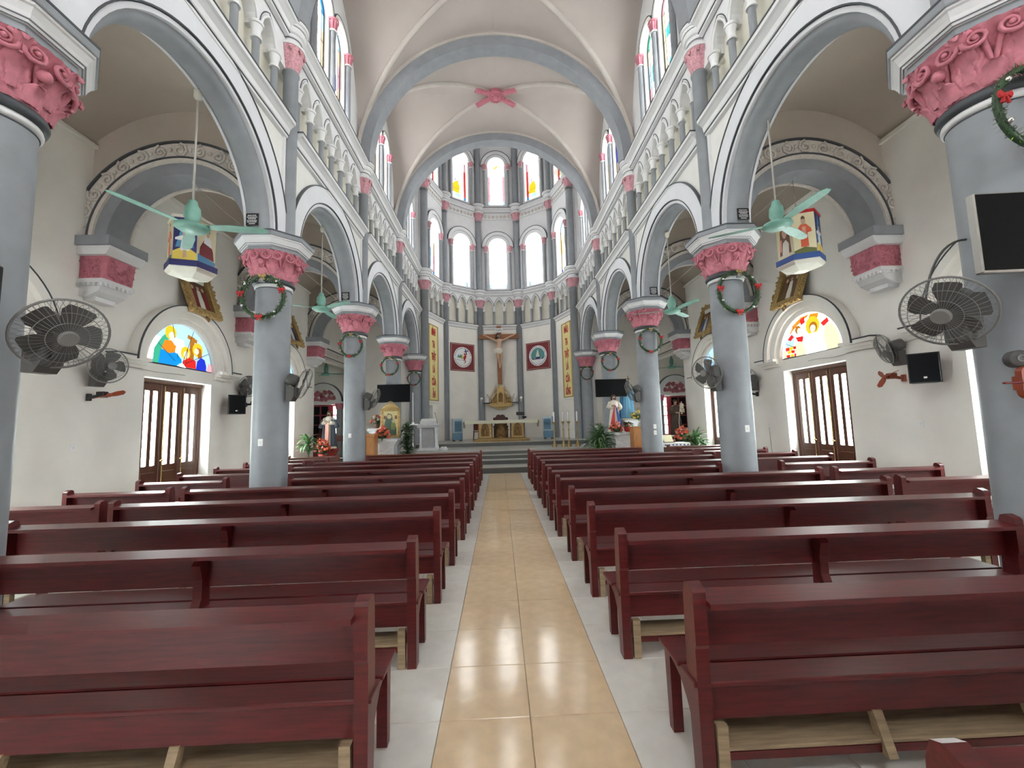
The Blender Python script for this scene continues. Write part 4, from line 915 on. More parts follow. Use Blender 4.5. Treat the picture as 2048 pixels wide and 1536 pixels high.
child = [(NAVY, sq), (SKYB, [(-.05, 1), (.05, 1), (.4, .3), (-.4, .3)]), (YELL, [(-.5, 0), (.5, 0), (.5, .18), (.2, .28), (-.2, .28), (-.5, .2)]), (WHITEP, [(-.2, .22), (.2, .22), (.14, .48), (.4, .5), (.4, .55), (.12, .58), (-.12, .58), (-.42, .52), (-.42, .47), (-.14, .46)]), (SKIN, [(-.08, .05), (.1, .08), (.06, .24), (-.06, .24)]), (SKIN, disc((0, .62), .11, 12)), (HAIR, disc((0, .655), .1, 12, .3, 2.84))]
king = [(CREAMP, sq), (SKYB, [(-.5, 0), (.5, 0), (.5, .12), (-.5, .2)]), (MAROON, [(-.42, .18), (.42, .14), (.36, .35), (.15, .6), (-.15, .6), (-.4, .36)]), (WHITEP, [(-.2, .5), (.28, .44), (.2, .62), (.05, .7), (-.15, .66)]), (SKIN, disc((.02, .74), .09, 12)), (BROWNP, [(-.1, .78), (.14, .78), (.12, .88), (.02, .93), (-.1, .88)])]
mary = [(CREAMP, sq), (YELL, disc((.0, .68), .3, 14)), (BROWNP, [(-.35, .1), (.4, .1), (.34, .6), (.2, .86), (-.02, .9), (-.24, .7)]), (SKIN, disc((.04, .66), .16, 14)), (PALE, [(-.2, .05), (.25, .05), (.28, .34), (.1, .46), (-.1, .4)]), (ROSE2, [(-.3, .2), (-.2, .2), (-.16, .5), (-.28, .5)])]
heart = [(CREAMP, sq), (OLIVE, [(-.5, 0), (.5, 0), (.5, .1), (0, .16), (-.5, .08)]), (ROSE, [(-.18, .16), (.18, .16), (.16, .5), (.36, .52), (.34, .6), (.12, .72), (-.12, .72), (-.36, .56), (-.34, .5), (-.16, .5)]), (ROSE2, [(-.08, .36), (.1, .36), (.1, .66), (-.08, .66)]), (SKIN, disc((0, .8), .09, 12)), (BROWNP, disc((0, .83), .095, 12, .2, 2.94)), (YELL, disc((0, .6), .03, 8))]
lantern('hanging picture lantern on the left showing a child and a crowned figure', (-5.40, 7.05, 4.28), .32, NAVY, [(4, child), (5, king), (3, heart), (0, mary)])
lantern('hanging picture lantern on the right showing two robed figures', (5.40, 7.05, 4.25), -.38, BLUE, [(4, heart), (3, mary), (5, child), (2, king)])
# ================================================================ gilded station pictures on the side walls
def station(label, s, y, z, robe):
    t = thing('framed_picture', label, 'picture', (s*6.93, y, z), 0, 'gilded pictures on the side walls'); t.rotation_euler = (0, .34*s, 0) if True else None
    T = Matrix(((0, s, 0, 0), (1, 0, 0, 0), (0, 0, 1, 0), (0, 0, 0, 1))); w, h = .30, .42
    m = MB(T); r = random.Random(int(y*10))
    for a, b, c, d in ((-w-.16, -w, -h-.14, h+.14), (w, w+.16, -h-.14, h+.14), (-w, w, -h-.14, -h), (-w, w, h, h+.14)): m.bev(a, b, -.12, 0, c, d, .02)
    for i in range(90):
        q = i/90*4; u = (q % 1)*2-1
        x, z_ = ((u*(w+.16), h+.14), (w+.15, u*(h+.14)), (-u*(w+.16), -h-.14), (-w-.15, -u*(h+.14)))[int(q)]
        m.sph((x+r.uniform(-.02, .02), -.1+r.uniform(-.03, .03), z_+r.uniform(-.02, .02)), (r.uniform(.02, .04), .03, r.uniform(.02, .04)), 6, 4)
    for q in (-1, 1):
        for i in range(5): m.tube([(q*(w+.12), -.08, h+.1), (q*(w+.12+.02*i), -.08, h+.2+.04*i)], [.02, .006], 5)
    m.build('frame', GOLD, t)
    m = MB(T); m.prism([(-.42, h+.12), (.42, h+.12), (.3, h+.26), (.12, h+.32), (0, h+.5), (-.12, h+.32), (-.3, h+.26)], -.1, -.02, 'y')
    for i in range(9): m.tube([(-.36+.09*i, -.07, h+.16), (-.36+.09*i, -.07, h+.3+.1*(1-abs(i-4)/4))], [.02, .006], 5)
    m.tube([(0, -.06, -h-.14), (.05, -.06, -h-.22), (0, -.06, -h-.28), (-.05, -.06, -h-.22)], .02, 5, closed=True)
    m.build('crest', GOLDD, t)
    m = MB(T); m.box(-w, w, -.03, -.01, -h, h, 0); m.prism([(-w, -h), (w, -h), (w, -.2), (-w, -.15)], -.034, -.03, 'y', 1)
    for x, c in ((-.15, 2), (.02, 3), (.17, 2)): m.prism([(x-.09, -h+.06), (x+.09, -h+.06), (x+.05, .08), (x-.05, .08)], -.042, -.034, 'y', c); m.sph((x, -.04, .13), (.04, .015, .05), 8, 6, 4)
    m.build('painting', [BROWNP, OLIVE, robe, PALE, SKIN], t)
station('gilded framed picture high on the left wall behind the lantern', -1, 9.3, 4.72, MAROON)
station('gilded framed picture on the left wall beyond the second column', -1, 13.4, 4.85, NAVY)
station('gilded framed picture high on the right wall behind the lantern', 1, 9.3, 4.72, BROWNP)
station('gilded framed picture on the right wall beyond the second column', 1, 13.3, 4.85, BLUE)
# ================================================================ wires across the aisle arches
for s in (-1, 1):
    m = MB(); m.tube([(s*5.42, 7.0, 5.98), (s*5.0, 7.3, 5.55), (s*4.4, 8.6, 5.1), (s*4.3, 10.6, 4.95)], .005, 4); m.tube([(s*5.42, 7.05, 5.98), (s*6.0, 8.6, 5.9), (s*6.96, 9.4, 5.6)], .005, 4)
    tag(m.build('wire', STEELG), 'thin wire strung from the %s lantern to the column and wall' % SIDE[s], 'wire')
# ================================================================ people in plaster: one continuous skinned body each
def body(name, parent, joints, edges, mt, sub=2, loc=None):
    """joints: name -> (x, y, z, radius); the pelvis is the root"""
    me = bpy.data.meshes.new(name); ks = list(joints); ix = {k: i for i, k in enumerate(ks)}
    me.from_pydata([joints[k][:3] for k in ks], [(ix[a], ix[b]) for a, b in edges], [])
    me.materials.append(mt); o = link(name, me, parent, loc)
    o.modifiers.new('skin', 'SKIN'); 
    for k in ks:
        sv = me.skin_vertices[0].data[ix[k]]; r = joints[k][3]; sv.radius = (r, r) if not isinstance(r, tuple) else r; sv.use_root = (k == 'pelvis')
    o.modifiers.new('smooth', 'SUBSURF').levels = sub; o.modifiers['smooth'].render_levels = sub
    o.modifiers['skin'].use_smooth_shade = True
    return o
def human(H, arms, legs=None, lean=0., head=(0, 0), turn=0):
    """joints of a figure H tall standing on z=0, facing -y; arms: {'L': (elbow, wrist), 'R': ...} in units of H"""
    J = {'pelvis': (0, 0, .52, .072), 'waist': (0, 0, .60, .062), 'chest': (0, .005, .70, .075), 'collar': (0, .005, .80, .055), 'neck': (0, 0, .845, .03), 'skull': (head[0]*.5, -.012+head[1]*.5, .895, .05), 'crown': (head[0], .0+head[1], .955, .046), 'jaw': (head[0]*.6, -.045+head[1]*.6, .885, .024)}
    E = [('pelvis', 'waist'), ('waist', 'chest'), ('chest', 'collar'), ('collar', 'neck'), ('neck', 'skull'), ('skull', 'crown'), ('skull', 'jaw')]
    for q, n in ((-1, 'L'), (1, 'R')):
        el, wr = arms[n]; J['sh'+n] = (q*.10, .005, .79, .036); J['el'+n] = el+(.027,); J['wr'+n] = wr+(.018,)
        d = (Vector(wr)-Vector(el)).normalized(); p = Vector(wr)+d*.035; J['palm'+n] = tuple(p)+((.022, .012),)
        E += [('collar', 'sh'+n), ('sh'+n, 'el'+n), ('el'+n, 'wr'+n), ('wr'+n, 'palm'+n)]
        w = d.orthogonal().normalized(); v = d.cross(w)
        for i in range(5):
            a = (-.018, -.006, .006, .017, -.026)[i]; l = (.032, .04, .038, .028, .018)[i]; f = p+v*a+d*(l if i < 4 else .004)+w*(.006 if i < 4 else .012)
            J['f%d%s' % (i, n)] = tuple(f)+(.005,); E.append(('palm'+n, 'f%d%s' % (i, n)))
        kn, an, to = (legs or {'L': ((-.055, -.01, .28), (-.05, .0, .045), (-.055, -.08, .018)), 'R': ((.055, -.01, .28), (.05, .0, .045), (.055, -.08, .018))})[n]
        J['hip'+n] = (q*.05, 0, .49, .058); J['kn'+n] = kn+(.036,); J['an'+n] = an+(.023,); J['to'+n] = to+(.018,)
        E += [('pelvis', 'hip'+n), ('hip'+n, 'kn'+n), ('kn'+n, 'an'+n), ('an'+n, 'to'+n)]
    return {k: tuple(c*H for c in v[:3])+((v[3]*H,) if not isinstance(v[3], tuple) else (tuple(c*H for c in v[3]),)) for k, v in J.items()}, E
def robe(prof, H, folds=9, amp=.04, seg=40, sy=.75, c=(0, 0)):
    m = MB(); m.lathe([(r*H, z*H) for r, z in prof], seg, (c[0]*H, c[1]*H), fn=lambda a, z: amp*H*.25*math.sin(folds*a+2*math.sin(3*a))*max(0, 1-z/(.8*H)), sy=sy, cap=False); return m
def sleeve(m, a, b, H, r0=.05, r1=.06): m.tube([tuple(Vector(a)*H), tuple((Vector(a)*.5+Vector(b)*.5)*H), tuple(Vector(b)*H)], [r0*H, r0*H, r1*H], 10)
def hair(m, H, hx=(0, 0), long_=True, beard=False):
    cx, cy = hx[0]*H, hx[1]*H
    m.sph((cx, .012*H+cy, .945*H), (.056*H, .058*H, .05*H), 12, 8)
    if long_:
        for q in (-1, 0, 1): m.tube([(cx+q*.035*H, .03*H+cy, .94*H), (cx+q*.045*H, .035*H+cy, .88*H), (cx*.5+q*.05*H, .03*H, .80*H)], [.035*H, .034*H, .018*H], 8)
    if beard: m.sph((cx*.7, -.052*H+cy*.7, .872*H), (.03*H, .022*H, .03*H), 8, 6)
def face(parent, H, hx=(0, 0)):
    m = MB(); cx, cy = hx[0]*H*.75, hx[1]*H*.75
    for q in (-1, 1): m.sph((cx+q*.018*H, -.056*H+cy, .915*H), (.008*H, .005*H, .005*H), 6, 4)
    m.tube([(cx-.014*H, -.066*H+cy, .878*H), (cx, -.069*H+cy, .876*H), (cx+.014*H, -.066*H+cy, .878*H)], .004*H, 4)
    m.build('eyes_and_mouth', HAIR, parent)
    m = MB(); m.tube([(cx, -.055*H+cy, .918*H), (cx, -.066*H+cy, .898*H), (cx, -.058*H+cy, .892*H)], [.004*H, .006*H, .004*H], 6); m.build('nose', SKIN, parent)
# ---------------------------------------------------------------- crucifix
YB = YA+RA*math.sin(2*PI/5)
cx = thing('crucifix', 'large wooden crucifix on the apse wall above the gold tabernacle', 'crucifix', (-.05, YB-.16, 0))
m = MB(); m.bev(-.12, .12, -.08, .1, 3.72, 6.95, .012); m.build('upright', mat('cross_wood', (.30, .115, .045), .5, var=.2, scale=5, stretch=(6, 6, 1)), cx)
m = MB(); m.bev(-1.1, 1.1, -.10, .06, 6.22, 6.48, .012); m.build('crossbar', MATS['cross_wood'], cx)
m = MB(); m.bev(-.21, .21, -.13, -.09, 6.56, 6.80, .01); tt = m.build('title_board', WHITEP, cx)
TEXTS = []
def text(s, parent, loc, size, mt, rot=(PI/2, 0, 0), sx=1., name='lettering', T=None, bold=0.):
    c = bpy.data.curves.new(name, 'FONT'); c.body = s; c.size = size; c.align_x = 'CENTER'; c.align_y = 'CENTER'; c.extrude = .004; c.offset = bold; c.materials.append(mt)
    o = link(name, c, parent); M = Matrix.Translation(loc) @ Matrix.Rotation(rot[2], 4, 'Z') @ Matrix.Rotation(rot[0], 4, 'X') @ Matrix.Diagonal((sx, 1, 1, 1))
    o.matrix_basis = (T @ M) if T else M; TEXTS.append(o); return o
text('INRI', tt, (0, -.134, 6.68), .17, BLACK)
Hc = 1.95
J, E_ = human(Hc, {'L': ((-.24, -.005, .86), (-.395, .0, .935)), 'R': ((.24, -.005, .86), (.395, .0, .935))}, {'L': ((-.03, -.07, .29), (.0, -.02, .06), (.01, -.06, .0)), 'R': ((.05, -.07, .29), (.015, -.035, .06), (.0, -.075, .01))}, head=(-.035, -.045))
cor = body('corpus', cx, J, E_, mat('carved_skin', (.58, .37, .25), .5, var=.12), 2, (0, -.2, 4.55))
m = MB(); m.lathe([(.075*Hc, .40*Hc), (.10*Hc, .43*Hc), (.105*Hc, .5*Hc), (.095*Hc, .565*Hc), (.08*Hc, .575*Hc)], 24, fn=lambda a, z: .01*math.sin(9*a+z*7), sy=.85, cap=False)
m.tube([(-.09*Hc, -.02, .55*Hc), (-.12*Hc, -.03, .5*Hc), (-.105*Hc, -.02, .40*Hc)], [.03*Hc, .04*Hc, .02*Hc], 8); m.build('loincloth', PLASTER, cor)
m = MB(); hair(m, Hc, (-.03, -.045), True, True); m.build('hair', HAIR, cor); face(cor, Hc, (-.03, -.05))
# ---------------------------------------------------------------- tabernacle
tb = thing('tabernacle', 'ornate gold gothic tabernacle on the apse wall under the crucifix', 'tabernacle', (-.04, YB-.02, 2.45))
m = MB(); m.prism([(-.66, .12), (.66, .12), (.6, .22), (-.6, .22)], -.42, 0, 'y'); m.prism([(-.5, .05), (.5, .05), (.64, .12), (-.64, .12)], -.38, 0, 'y'); m.prism([(-.12, -.1), (.12, -.1), (.45, .05), (-.45, .05)], -.25, 0, 'y'); m.build('shelf', GOLD, tb)
m = MB(); m.box(-.6, .6, -.2, -.16, .22, .30); m.prism([(-.56, .3), (.56, .3), (.22, .8), (-.22, .8)], -.19, -.17, 'y'); m.build('backing', GOLDD, tb)
m = MB(); m.plate(-.2, .2, .22, .95, [(0, .13, .28, .6, 'point')], -.36, -.2, 'y'); m.box(-.2, .2, -.2, -.02, .22, .95); m.prism([(-.24, .95), (.24, .95), (0, 1.3)], -.3, -.1, 'y'); m.build('housing', GOLD, tb)
m = MB(); m.box(-.12, .12, -.3, -.26, .28, .78); m.sph((0, -.31, .55), (.06, .02, .1), 10, 8); m.build('door', GOLDD, tb)
for i in range(6):
    for q in (-1, 1):
        x = q*(.25+.062*i); h = .80-.12*i
        m = MB(); m.box(x-.014, x+.014, -.28+.02*i, -.24+.02*i, .22, .22+h); o = m.build('pinnacle', GOLD, tb); m = MB(); m.lathe([(.026, .22+h), (.022, .26+h), (.003, .42+h)], 6, (x, -.26+.02*i)); m.sph((x, -.26+.02*i, .43+h), .012, 6, 4); m.build('spire', GOLD, o)
r = random.Random(4); m = MB()
for i in range(120):
    x = r.uniform(-.55, .55); zt = .25+max(0, 1.15-1.7*abs(x))*r.random(); m.sph((x, -.31+.12*abs(x), zt), (.018, .015, .022), 5, 4)
m.build('carving', GOLDD, tb)
# ---------------------------------------------------------------- angels on brackets, lamps on the shafts
for q, lab in ((-1, 'small white angel figure on a dark bracket left of the tabernacle'), (1, 'small white angel figure on a dark bracket right of the tabernacle')):
    a = thing('angel_statuette', lab, 'statue', (q*.72-.03, YB-.16, 2.72), -q*.6, 'angels beside the tabernacle'); h = .46
    m = robe([(.0, 0), (.26, .0), (.25, .05), (.2, .25), (.15, .5), (.12, .62), (.14, .75), (.09, .84)], h, 7, .05, 28); m.build('robe', WHITEP, a)
    J, E_ = human(h, {'L': ((-.15, -.03, .64), (-.03, -.13, .70)), 'R': ((.15, -.03, .64), (.03, -.13, .70))}); body('figure', a, J, E_, SKIN, 1)
    m = MB(); hair(m, h, (0, 0), False); m.build('hair', HAIR, a)
    for w in (-1, 1): m = MB(); m.prism([(0, .55*h), (w*.16*h, .9*h), (w*.24*h, .8*h), (w*.22*h, .5*h), (w*.1*h, .35*h)], .08*h, .11*h, 'y'); m.build('wing', WHITEP, a)
    m = MB(); m.bev(-.2, .2, -.12, .14, -.035, 0, .006); m.build('bracket', BLACK, a)
    l = thing('wall_lamp', 'small white lamp on the grey apse shaft %s of the tabernacle' % ('left' if q < 0 else 'right'), 'lamp', (q*1.07, YB-.2, 2.95), 0, 'small lamps on the apse shafts'); m = MB(); m.sph((0, -.03, 0), .075, 12, 8); m.build('globe', WHITEP, l); m = MB(); m.lathe([(.03, -.2), (.05, -.08), (.04, -.05)], 10, (0, -.02)); m.build('holder', CHROME, l)
# ---------------------------------------------------------------- emblems and banners
def emblem(j, label, left):
    T = PT[j]; u0 = -.07 if left else .07; t = thing('emblem_panel', label, 'panel'); t.matrix_world = T @ Matrix.Translation((u0, -.03, 5.16)); h = .74
    m = MB(); m.bev(-h, h, -.02, .02, -h, h, .004); m.build('board', MAROON, t)
    m = MB()
    for a in (-1, 1): m.box(a*.69-.006, a*.69+.006, -.024, -.018, -.69, .69); m.box(-.69, .69, -.024, -.018, a*.69-.006, a*.69+.006)
    m.build('border_line', PALE, t)
    m = MB(); m.prism(disc((0, 0), .55, 48), -.026, -.018, 'y'); m.build('roundel', WHITEP, t)
    if left:
        m = MB(); m.prism([(-.36, -.02), (-.26, .14), (-.2, .06), (-.12, .16), (-.02, .0), (-.1, -.06)], -.03, -.026, 'y', 0); m.prism([(-.16, .02), (-.06, .12), (.02, .0), (-.06, -.1)], -.032, -.03, 'y', 1); m.prism([(-.1, .02), (.0, .1), (.06, -.02), (0, -.1)], -.034, -.032, 'y', 2)
        m.prism([(.02, -.02), (.12, .14), (.22, .1), (.18, -.06), (.06, -.18)], -.036, -.034, 'y', 3); m.tube([(.16, -.04, .18), (.1, -.04, -.1), (.16, -.04, -.24), (.1, -.04, -.32)], .02, 5, mi=3); m.sph((.1, -.03, .18), (.05, .01, .05), 8, 5, 3)
        m.prism([(.12, .42), (.18, .43), (.26, .16), (.2, .14)], -.034, -.03, 'y', 4); m.prism([(.08, .32), (.1, .27), (.34, .34), (.32, .39)], -.034, -.03, 'y', 4); m.tube([(-.38, -.03, -.12), (-.2, -.03, -.17), (.0, -.03, -.15), (.1, -.03, -.22)], .008, 4, mi=4)
        m.build('symbol', [TEAL, OLIVE, YELL, RED, NAVY], t)
    else:
        m = MB(); m.prism(disc((0, 0), .42, 40), -.03, -.026, 'y', 0); m.prism(disc((0, -.0), .42, 24, PI+.35, 2*PI-.35), -.034, -.03, 'y', 1); m.prism([(-.36, -.12), (-.2, -.16), (0, -.12), (.2, -.17), (.36, -.12), (.34, -.2), (-.34, -.2)], -.036, -.034, 'y', 2)
        m.prism([(-.14, -.08), (.16, -.08), (.1, -.17), (-.08, -.17)], -.04, -.036, 'y', 2); m.prism([(-.12, -.06), (.1, -.06), (.04, .26), (-.02, .3), (-.08, .1)], -.032, -.03, 'y', 3); m.sph((.0, -.03, .3), (.03, .01, .03), 8, 5, 3)
        m.build('symbol', [TEAL, WHITEP, NAVY, PALE], t)
    m = MB()                                                           # ring of tiny lettering
    r = random.Random(8)
    for i in range(58):
        a = 2*PI*i/58
        if (i % 29) in (0, 1, 14): continue
        c, s_ = math.cos(a), math.sin(a); w, hh = .012, r.uniform(.018, .026)
        m.prism([(.485*c-w*s_-hh*c, .485*s_+w*c-hh*s_), (.485*c+w*s_-hh*c, .485*s_-w*c-hh*s_), (.485*c+w*s_+hh*c, .485*s_-w*c+hh*s_), (.485*c-w*s_+hh*c, .485*s_+w*c+hh*s_)], -.029, -.025, 'y')
    m.build('lettering', NAVY, t)
emblem(3, 'square maroon panel with a white roundel bearing a dark cross, left of the crucifix', True)
emblem(1, 'square maroon panel with a teal roundel, right of the crucifix', False)
def banner(j, words, label, left):
    q = -1 if left else 1; t = thing('banner', label, 'banner'); t.matrix_world = PT[j] @ Matrix.Translation((q*.30, -.03, 4.62)); w, h = .52, 1.93
    m = MB(); m.bev(-w, w, -.01, .02, -h, h, .004); m.build('cloth', WHITEP, t); m = MB(); m.box(-w*.93, w*.93, -.0125, -.009, -h+.06, h-.06); m.build('yellow_field', mat('banner_yellow', (.80, .70, .32), .7, var=.03), t)
    m = MB()
    for a, c in ((.80, 1), (.95, 0)):
        for s_ in (-1, 1): m.box(s_*w*a-.018, s_*w*a+.018, -.016, -.009, -h+.11+.0*a, h-.11, c); m.box(-w*a, w*a, -.016, -.009, s_*(h-.1)-.014, s_*(h-.1)+.014, c)
    m.build('border', [GOLDD, mat('banner_brown', (.35, .16, .04), .6)], t)
    for i, wd in enumerate(words): text(wd, t, (0, -.018, h-.44-.61*i), .47, RED, sx=.36 if len(wd) > 3 else .42, bold=.016)
banner(4, ['MÌNH', 'TA', 'THẬT', 'LÀ', 'CỦA', 'ĂN'], 'tall yellow banner with red lettering in the left apse panel', True)
banner(0, ['MÁU', 'TA', 'THẬT', 'LÀ', 'CỦA', 'UỐNG'], 'tall yellow banner with red lettering in the right apse panel', False)
# ---------------------------------------------------------------- altar
al = thing('altar', 'gilded altar with carved front under a pale cloth', 'altar', (-.06, 18.75, .80)); gold_w = GOLD
m = MB(); m.bev(-1.25, 1.25, -.48, .4, 0, .09, .01); m.bev(-1.1, 1.1, -.43, .36, .09, .16, .01); m.build('base', GOLD, al)
r = random.Random(9); m = MB()
for z, w in ((.045, 1.22), (.125, 1.07)):
    n = 34
    for i in range(n): m.sph((-w+2*w*i/(n-1), -.485+.06*(w < 1.2), z), (.03, .012, .022), 6, 4)
m.build('base_carving', GOLDD, al)
for x in (-.72, .72):
    m = MB(); m.bev(x-.32, x+.32, -.36, .3, .16, .84, .012); o = m.build('pier', mat('altar_brown', (.24, .11, .055), .45, var=.2), al)
    m = MB(); m.plate(x-.27, x+.27, .18, .82, [(x, .19, .24, .5, 'point')], -.385, -.355, 'y'); m.build('niche_frame', GOLD, o)
    m = MB(); m.box(x-.18, x+.18, -.37, -.35, .24, .72); m.sph((x, -.38, .42), (.09, .03, .14), 10, 8); m.sph((x, -.39, .58), (.04, .025, .05), 8, 6)
    for i in range(18): m.sph((x+r.uniform(-.15, .15), -.375, r.uniform(.26, .6)), (.025, .015, .03), 5, 4)
    m.build('niche_relief', GOLDD, o)
m = MB(); m.lathe([(.3, .16), (.26, .22), (.32, .4), (.26, .6), (.2, .84)], 20, (0, -.08), sy=.8)
for i in range(40): a = r.uniform(PI, 2*PI); z = r.uniform(.2, .7); m.sph((.29*math.cos(a), -.08+.24*math.sin(a), z), (.04, .03, .05), 6, 5)
m.build('centre_carving', GOLDD, al)
m = MB(); m.bev(-1.5, 1.5, -.5, .45, .84, .93, .012); m.build('table_top', MARBLE, al)
m = MB(); n = 60; vs = []
ALT = mat('altar_cloth', (.62, .60, .46), .8, var=.06)
for i in range(n+1):
    x = -1.62+3.24*i/n; vs += [(x, .46, .945), (x, -.52, .945), (x, -.535, .93), (x, -.54-.004*math.sin(i*1.3), .80+.006*math.sin(i*.9))]
m.add(vs, [(4*i+k, 4*i+k+1, 4*i+5+k, 4*i+4+k) for i in range(n) for k in range(3)], 0, True)
for q in (-1, 1):
    vs = []
    for k in range(9):
        y = -.535+.98*k/8; w = .02*math.sin(k*1.7); vs += [(q*1.62, y, .945), (q*(1.68+w), y, .86), (q*(1.66+w), y, .62)]
    m.add(vs, [(3*k+i, 3*k+i+1, 3*k+4+i, 3*k+3+i) for k in range(8) for i in range(2)], 0, True)
m.build('altar_cloth', ALT, al)
# ---------------------------------------------------------------- chairs, stand, coolers
t = thing('carved_armchair', 'dark carved wooden chair top showing behind the altar', 'chair', (-.08, 20.2, .80)); DW = mat('rosewood', (.075, .022, .016), .35, var=.2)
m = MB(); m.bev(-.34, .34, -.28, .3, .40, .47, .01); m.build('seat', DW, t); m = MB(); m.prism([(-.3, .47), (.3, .47), (.33, .95), (.38, 1.0), (.36, 1.08), (.24, 1.1), (.2, 1.2), (.08, 1.24), (0, 1.2), (-.08, 1.24), (-.2, 1.2), (-.24, 1.1), (-.36, 1.08), (-.38, 1.0), (-.33, .95)], .22, .29, 'y')
for q in (-1, 1):
    for (x, z) in ((.3, 1.02), (.13, 1.15)): m.tube([(q*x+.05*(1-i/14)*math.cos(i*.9), .21, z+.05*(1-i/14)*math.sin(i*.9)) for i in range(13)], .012, 5)
m.build('backrest', DW, t)
for q in (-1, 1):
    m = MB(); m.bev(q*.33-.04, q*.33+.04, -.28, .28, .62, .68, .01); m.build('armrest', DW, t)
    for y in (-.24, .25): m = MB(); m.bev(q*.31-.035, q*.31+.035, y-.035, y+.035, 0, .63 if y < 0 else .5, .006); m.build('leg', DW, t)
t = thing('chair', 'red brown wooden chair left of the altar', 'chair', (-1.18, 19.5, .80)); RW = mat('red_wood', (.20, .045, .03), .4, var=.2)
m = MB(); m.bev(-.2, .2, -.2, .2, .42, .46, .008); m.build('seat', RW, t); m = MB(); m.bev(-.2, .2, .17, .2, .5, .82, .008); m.build('backrest', RW, t)
for q in (-1, 1):
    for y in (-.18, .18): m = MB(); m.tube([(q*.17, y, .43), (q*.2, y*1.15, 0)], .018, 6); m.build('leg', RW, t)
    m = MB(); m.tube([(q*.18, .18, .43), (q*.18, .19, .8)], .016, 6); m.build('back_post', RW, t)
t = thing('music_stand', 'black tilted book stand behind the right end of the altar', 'stand', (.9, 20.3, .80)); m = MB(); m.prism([(-.12, 1.22), (.1, 1.34), (.11, 1.31), (-.11, 1.18)], -.2, .2, 'x'); m.build('tray', BLACK, t); m = MB(); m.tube([(0, 0, 0), (0, 0, 1.25)], .035, 8); m.lathe([(.16, 0), (.16, .02), (.04, .05)], 16); m.build('post', STEELG, t)
m = MB(); m.bev(.1, .3, -.05, .1, 1.02, 1.12, .02); m.build('shelf_box', BLACK, t)
COOL = mat('cooler_blue', (.12, .25, .38), .4); COOLL = mat('cooler_pale', (.42, .52, .57), .4); COOLG = mat('cooler_grille', (.12, .22, .30), .4)
for q, x, y, lab in ((-1, -2.16, 19.75, 'pale blue air cooler on castors left of the altar'), (1, 2.2, 19.7, 'blue air cooler on castors right of the altar')):
    t = thing('air_cooler', lab, 'air cooler', (x, y, .80), -q*.35, 'air coolers beside the altar')
    m = MB(); m.bev(-.23, .23, -.2, .2, .38, 1.08, .03); m.build('housing', COOLL, t); m = MB(); m.bev(-.22, .22, -.19, .19, .07, .39, .02); m.build('tank', COOL, t)
    m = MB(); m.box(-.17, .17, -.206, -.2, .46, .96, 0)
    m.build('grille_panel', COOLG, t)
    for i in range(8): m = MB(); m.bev(-.165, .165, -.218, -.204, .49+.06*i, .515+.06*i, .003); m.build('louvre', COOL, t)
    m = MB(); m.box(q*-.231-.003, q*-.231+.003, -.14, .14, .5, .95); m.build('side_filter', BLACK, t)
    for a in (-1, 1):
        for b in (-1, 1): m = MB(); m.sph((a*.17, b*.14, .035), .035, 8, 6); m.tube([(a*.17, b*.14, .04), (a*.17, b*.14, .08)], .015, 6); m.build('castor', BLACK, t)
# ---------------------------------------------------------------- candlesticks
cs = None
for i, (x, y) in enumerate(((2.0, 16.15), (2.36, 16.2), (2.58, 16.2), (2.92, 16.2))):
    lab = 'tall brass candlestick with a white candle, %s from the left' % ORD[i+1]
    if cs is None:
        cs = thing('candlestick', lab, 'candlestick', (x, y, .63), 0, 'brass candlesticks on the sanctuary step')
        m = MB(); m.lathe([(.1, 0), (.1, .03), (.08, .06), (.055, .16), (.03, .22), (.022, .3), (.04, .34), (.022, .38), (.018, .6), (.035, .66), (.018, .7), (.016, .86), (.03, .9), (.07, .96), (.075, .98), (.02, .99)], 20)
        for k in range(3): a = 2*PI*k/3; m.sph((.07*math.cos(a), .07*math.sin(a), .05), (.035, .035, .06), 8, 6)
        m.build('stem', mat('old_brass', (.45, .33, .15), .35, .7, var=.2), cs); m = MB(); m.lathe([(.032, .97), (.032, 1.36), (.01, 1.37)], 14); c_ = m.build('wax_candle', WHITEP, cs); m = MB(); m.tube([(0, 0, 1.365), (0, 0, 1.385)], .003, 4); m.build('wick', BLACK, c_)
    else: copy_tree(cs, (x, y, .63), None, lab)
# ---------------------------------------------------------------- marble lectern
t = thing('lectern', 'white marble lectern with corner colonnettes left of the steps', 'lectern', (-2.9, 16.2, .63))
m = MB(); m.bev(-.42, .42, -.3, .3, 0, .06, .01); m.bev(-.36, .36, -.26, .26, .06, .12, .01); m.build('base', MARBLE, t); m = MB(); m.bev(-.24, .24, -.18, .2, .12, .9, .01); m.build('core', mat('marble_grey', (.45, .46, .47), .35, var=.12), t)
for a in (-1, 1):
    for b in (-1, 1): m = MB(); m.lathe([(.07, .12), (.07, .16), (.045, .2), (.04, .45), (.05, .6), (.04, .75), (.07, .82), (.07, .88)], 14, (a*.29, b*.2)); m.build('colonnette', MARBLE, t)
m = MB(); m.bev(-.4, .4, -.3, .3, .88, .96, .012); m.bev(-.45, .45, -.34, .34, .96, 1.03, .012); m.build('cornice', MARBLE, t); m = MB(); m.prism([(-.2, 1.03), (.2, 1.03), (.2, 1.24), (-.2, 1.13)], -.3, .3, 'x'); m.build('book_rest', MARBLE, t)
m = MB(); m.tube([(.34, 0, 1.03), (.33, 0, 1.1), (.28, 0, 1.35), (.26, -.02, 1.42)], .008, 6); m.sph((.25, -.02, 1.44), .018, 8, 6); m.build('microphone', BLACK, t)
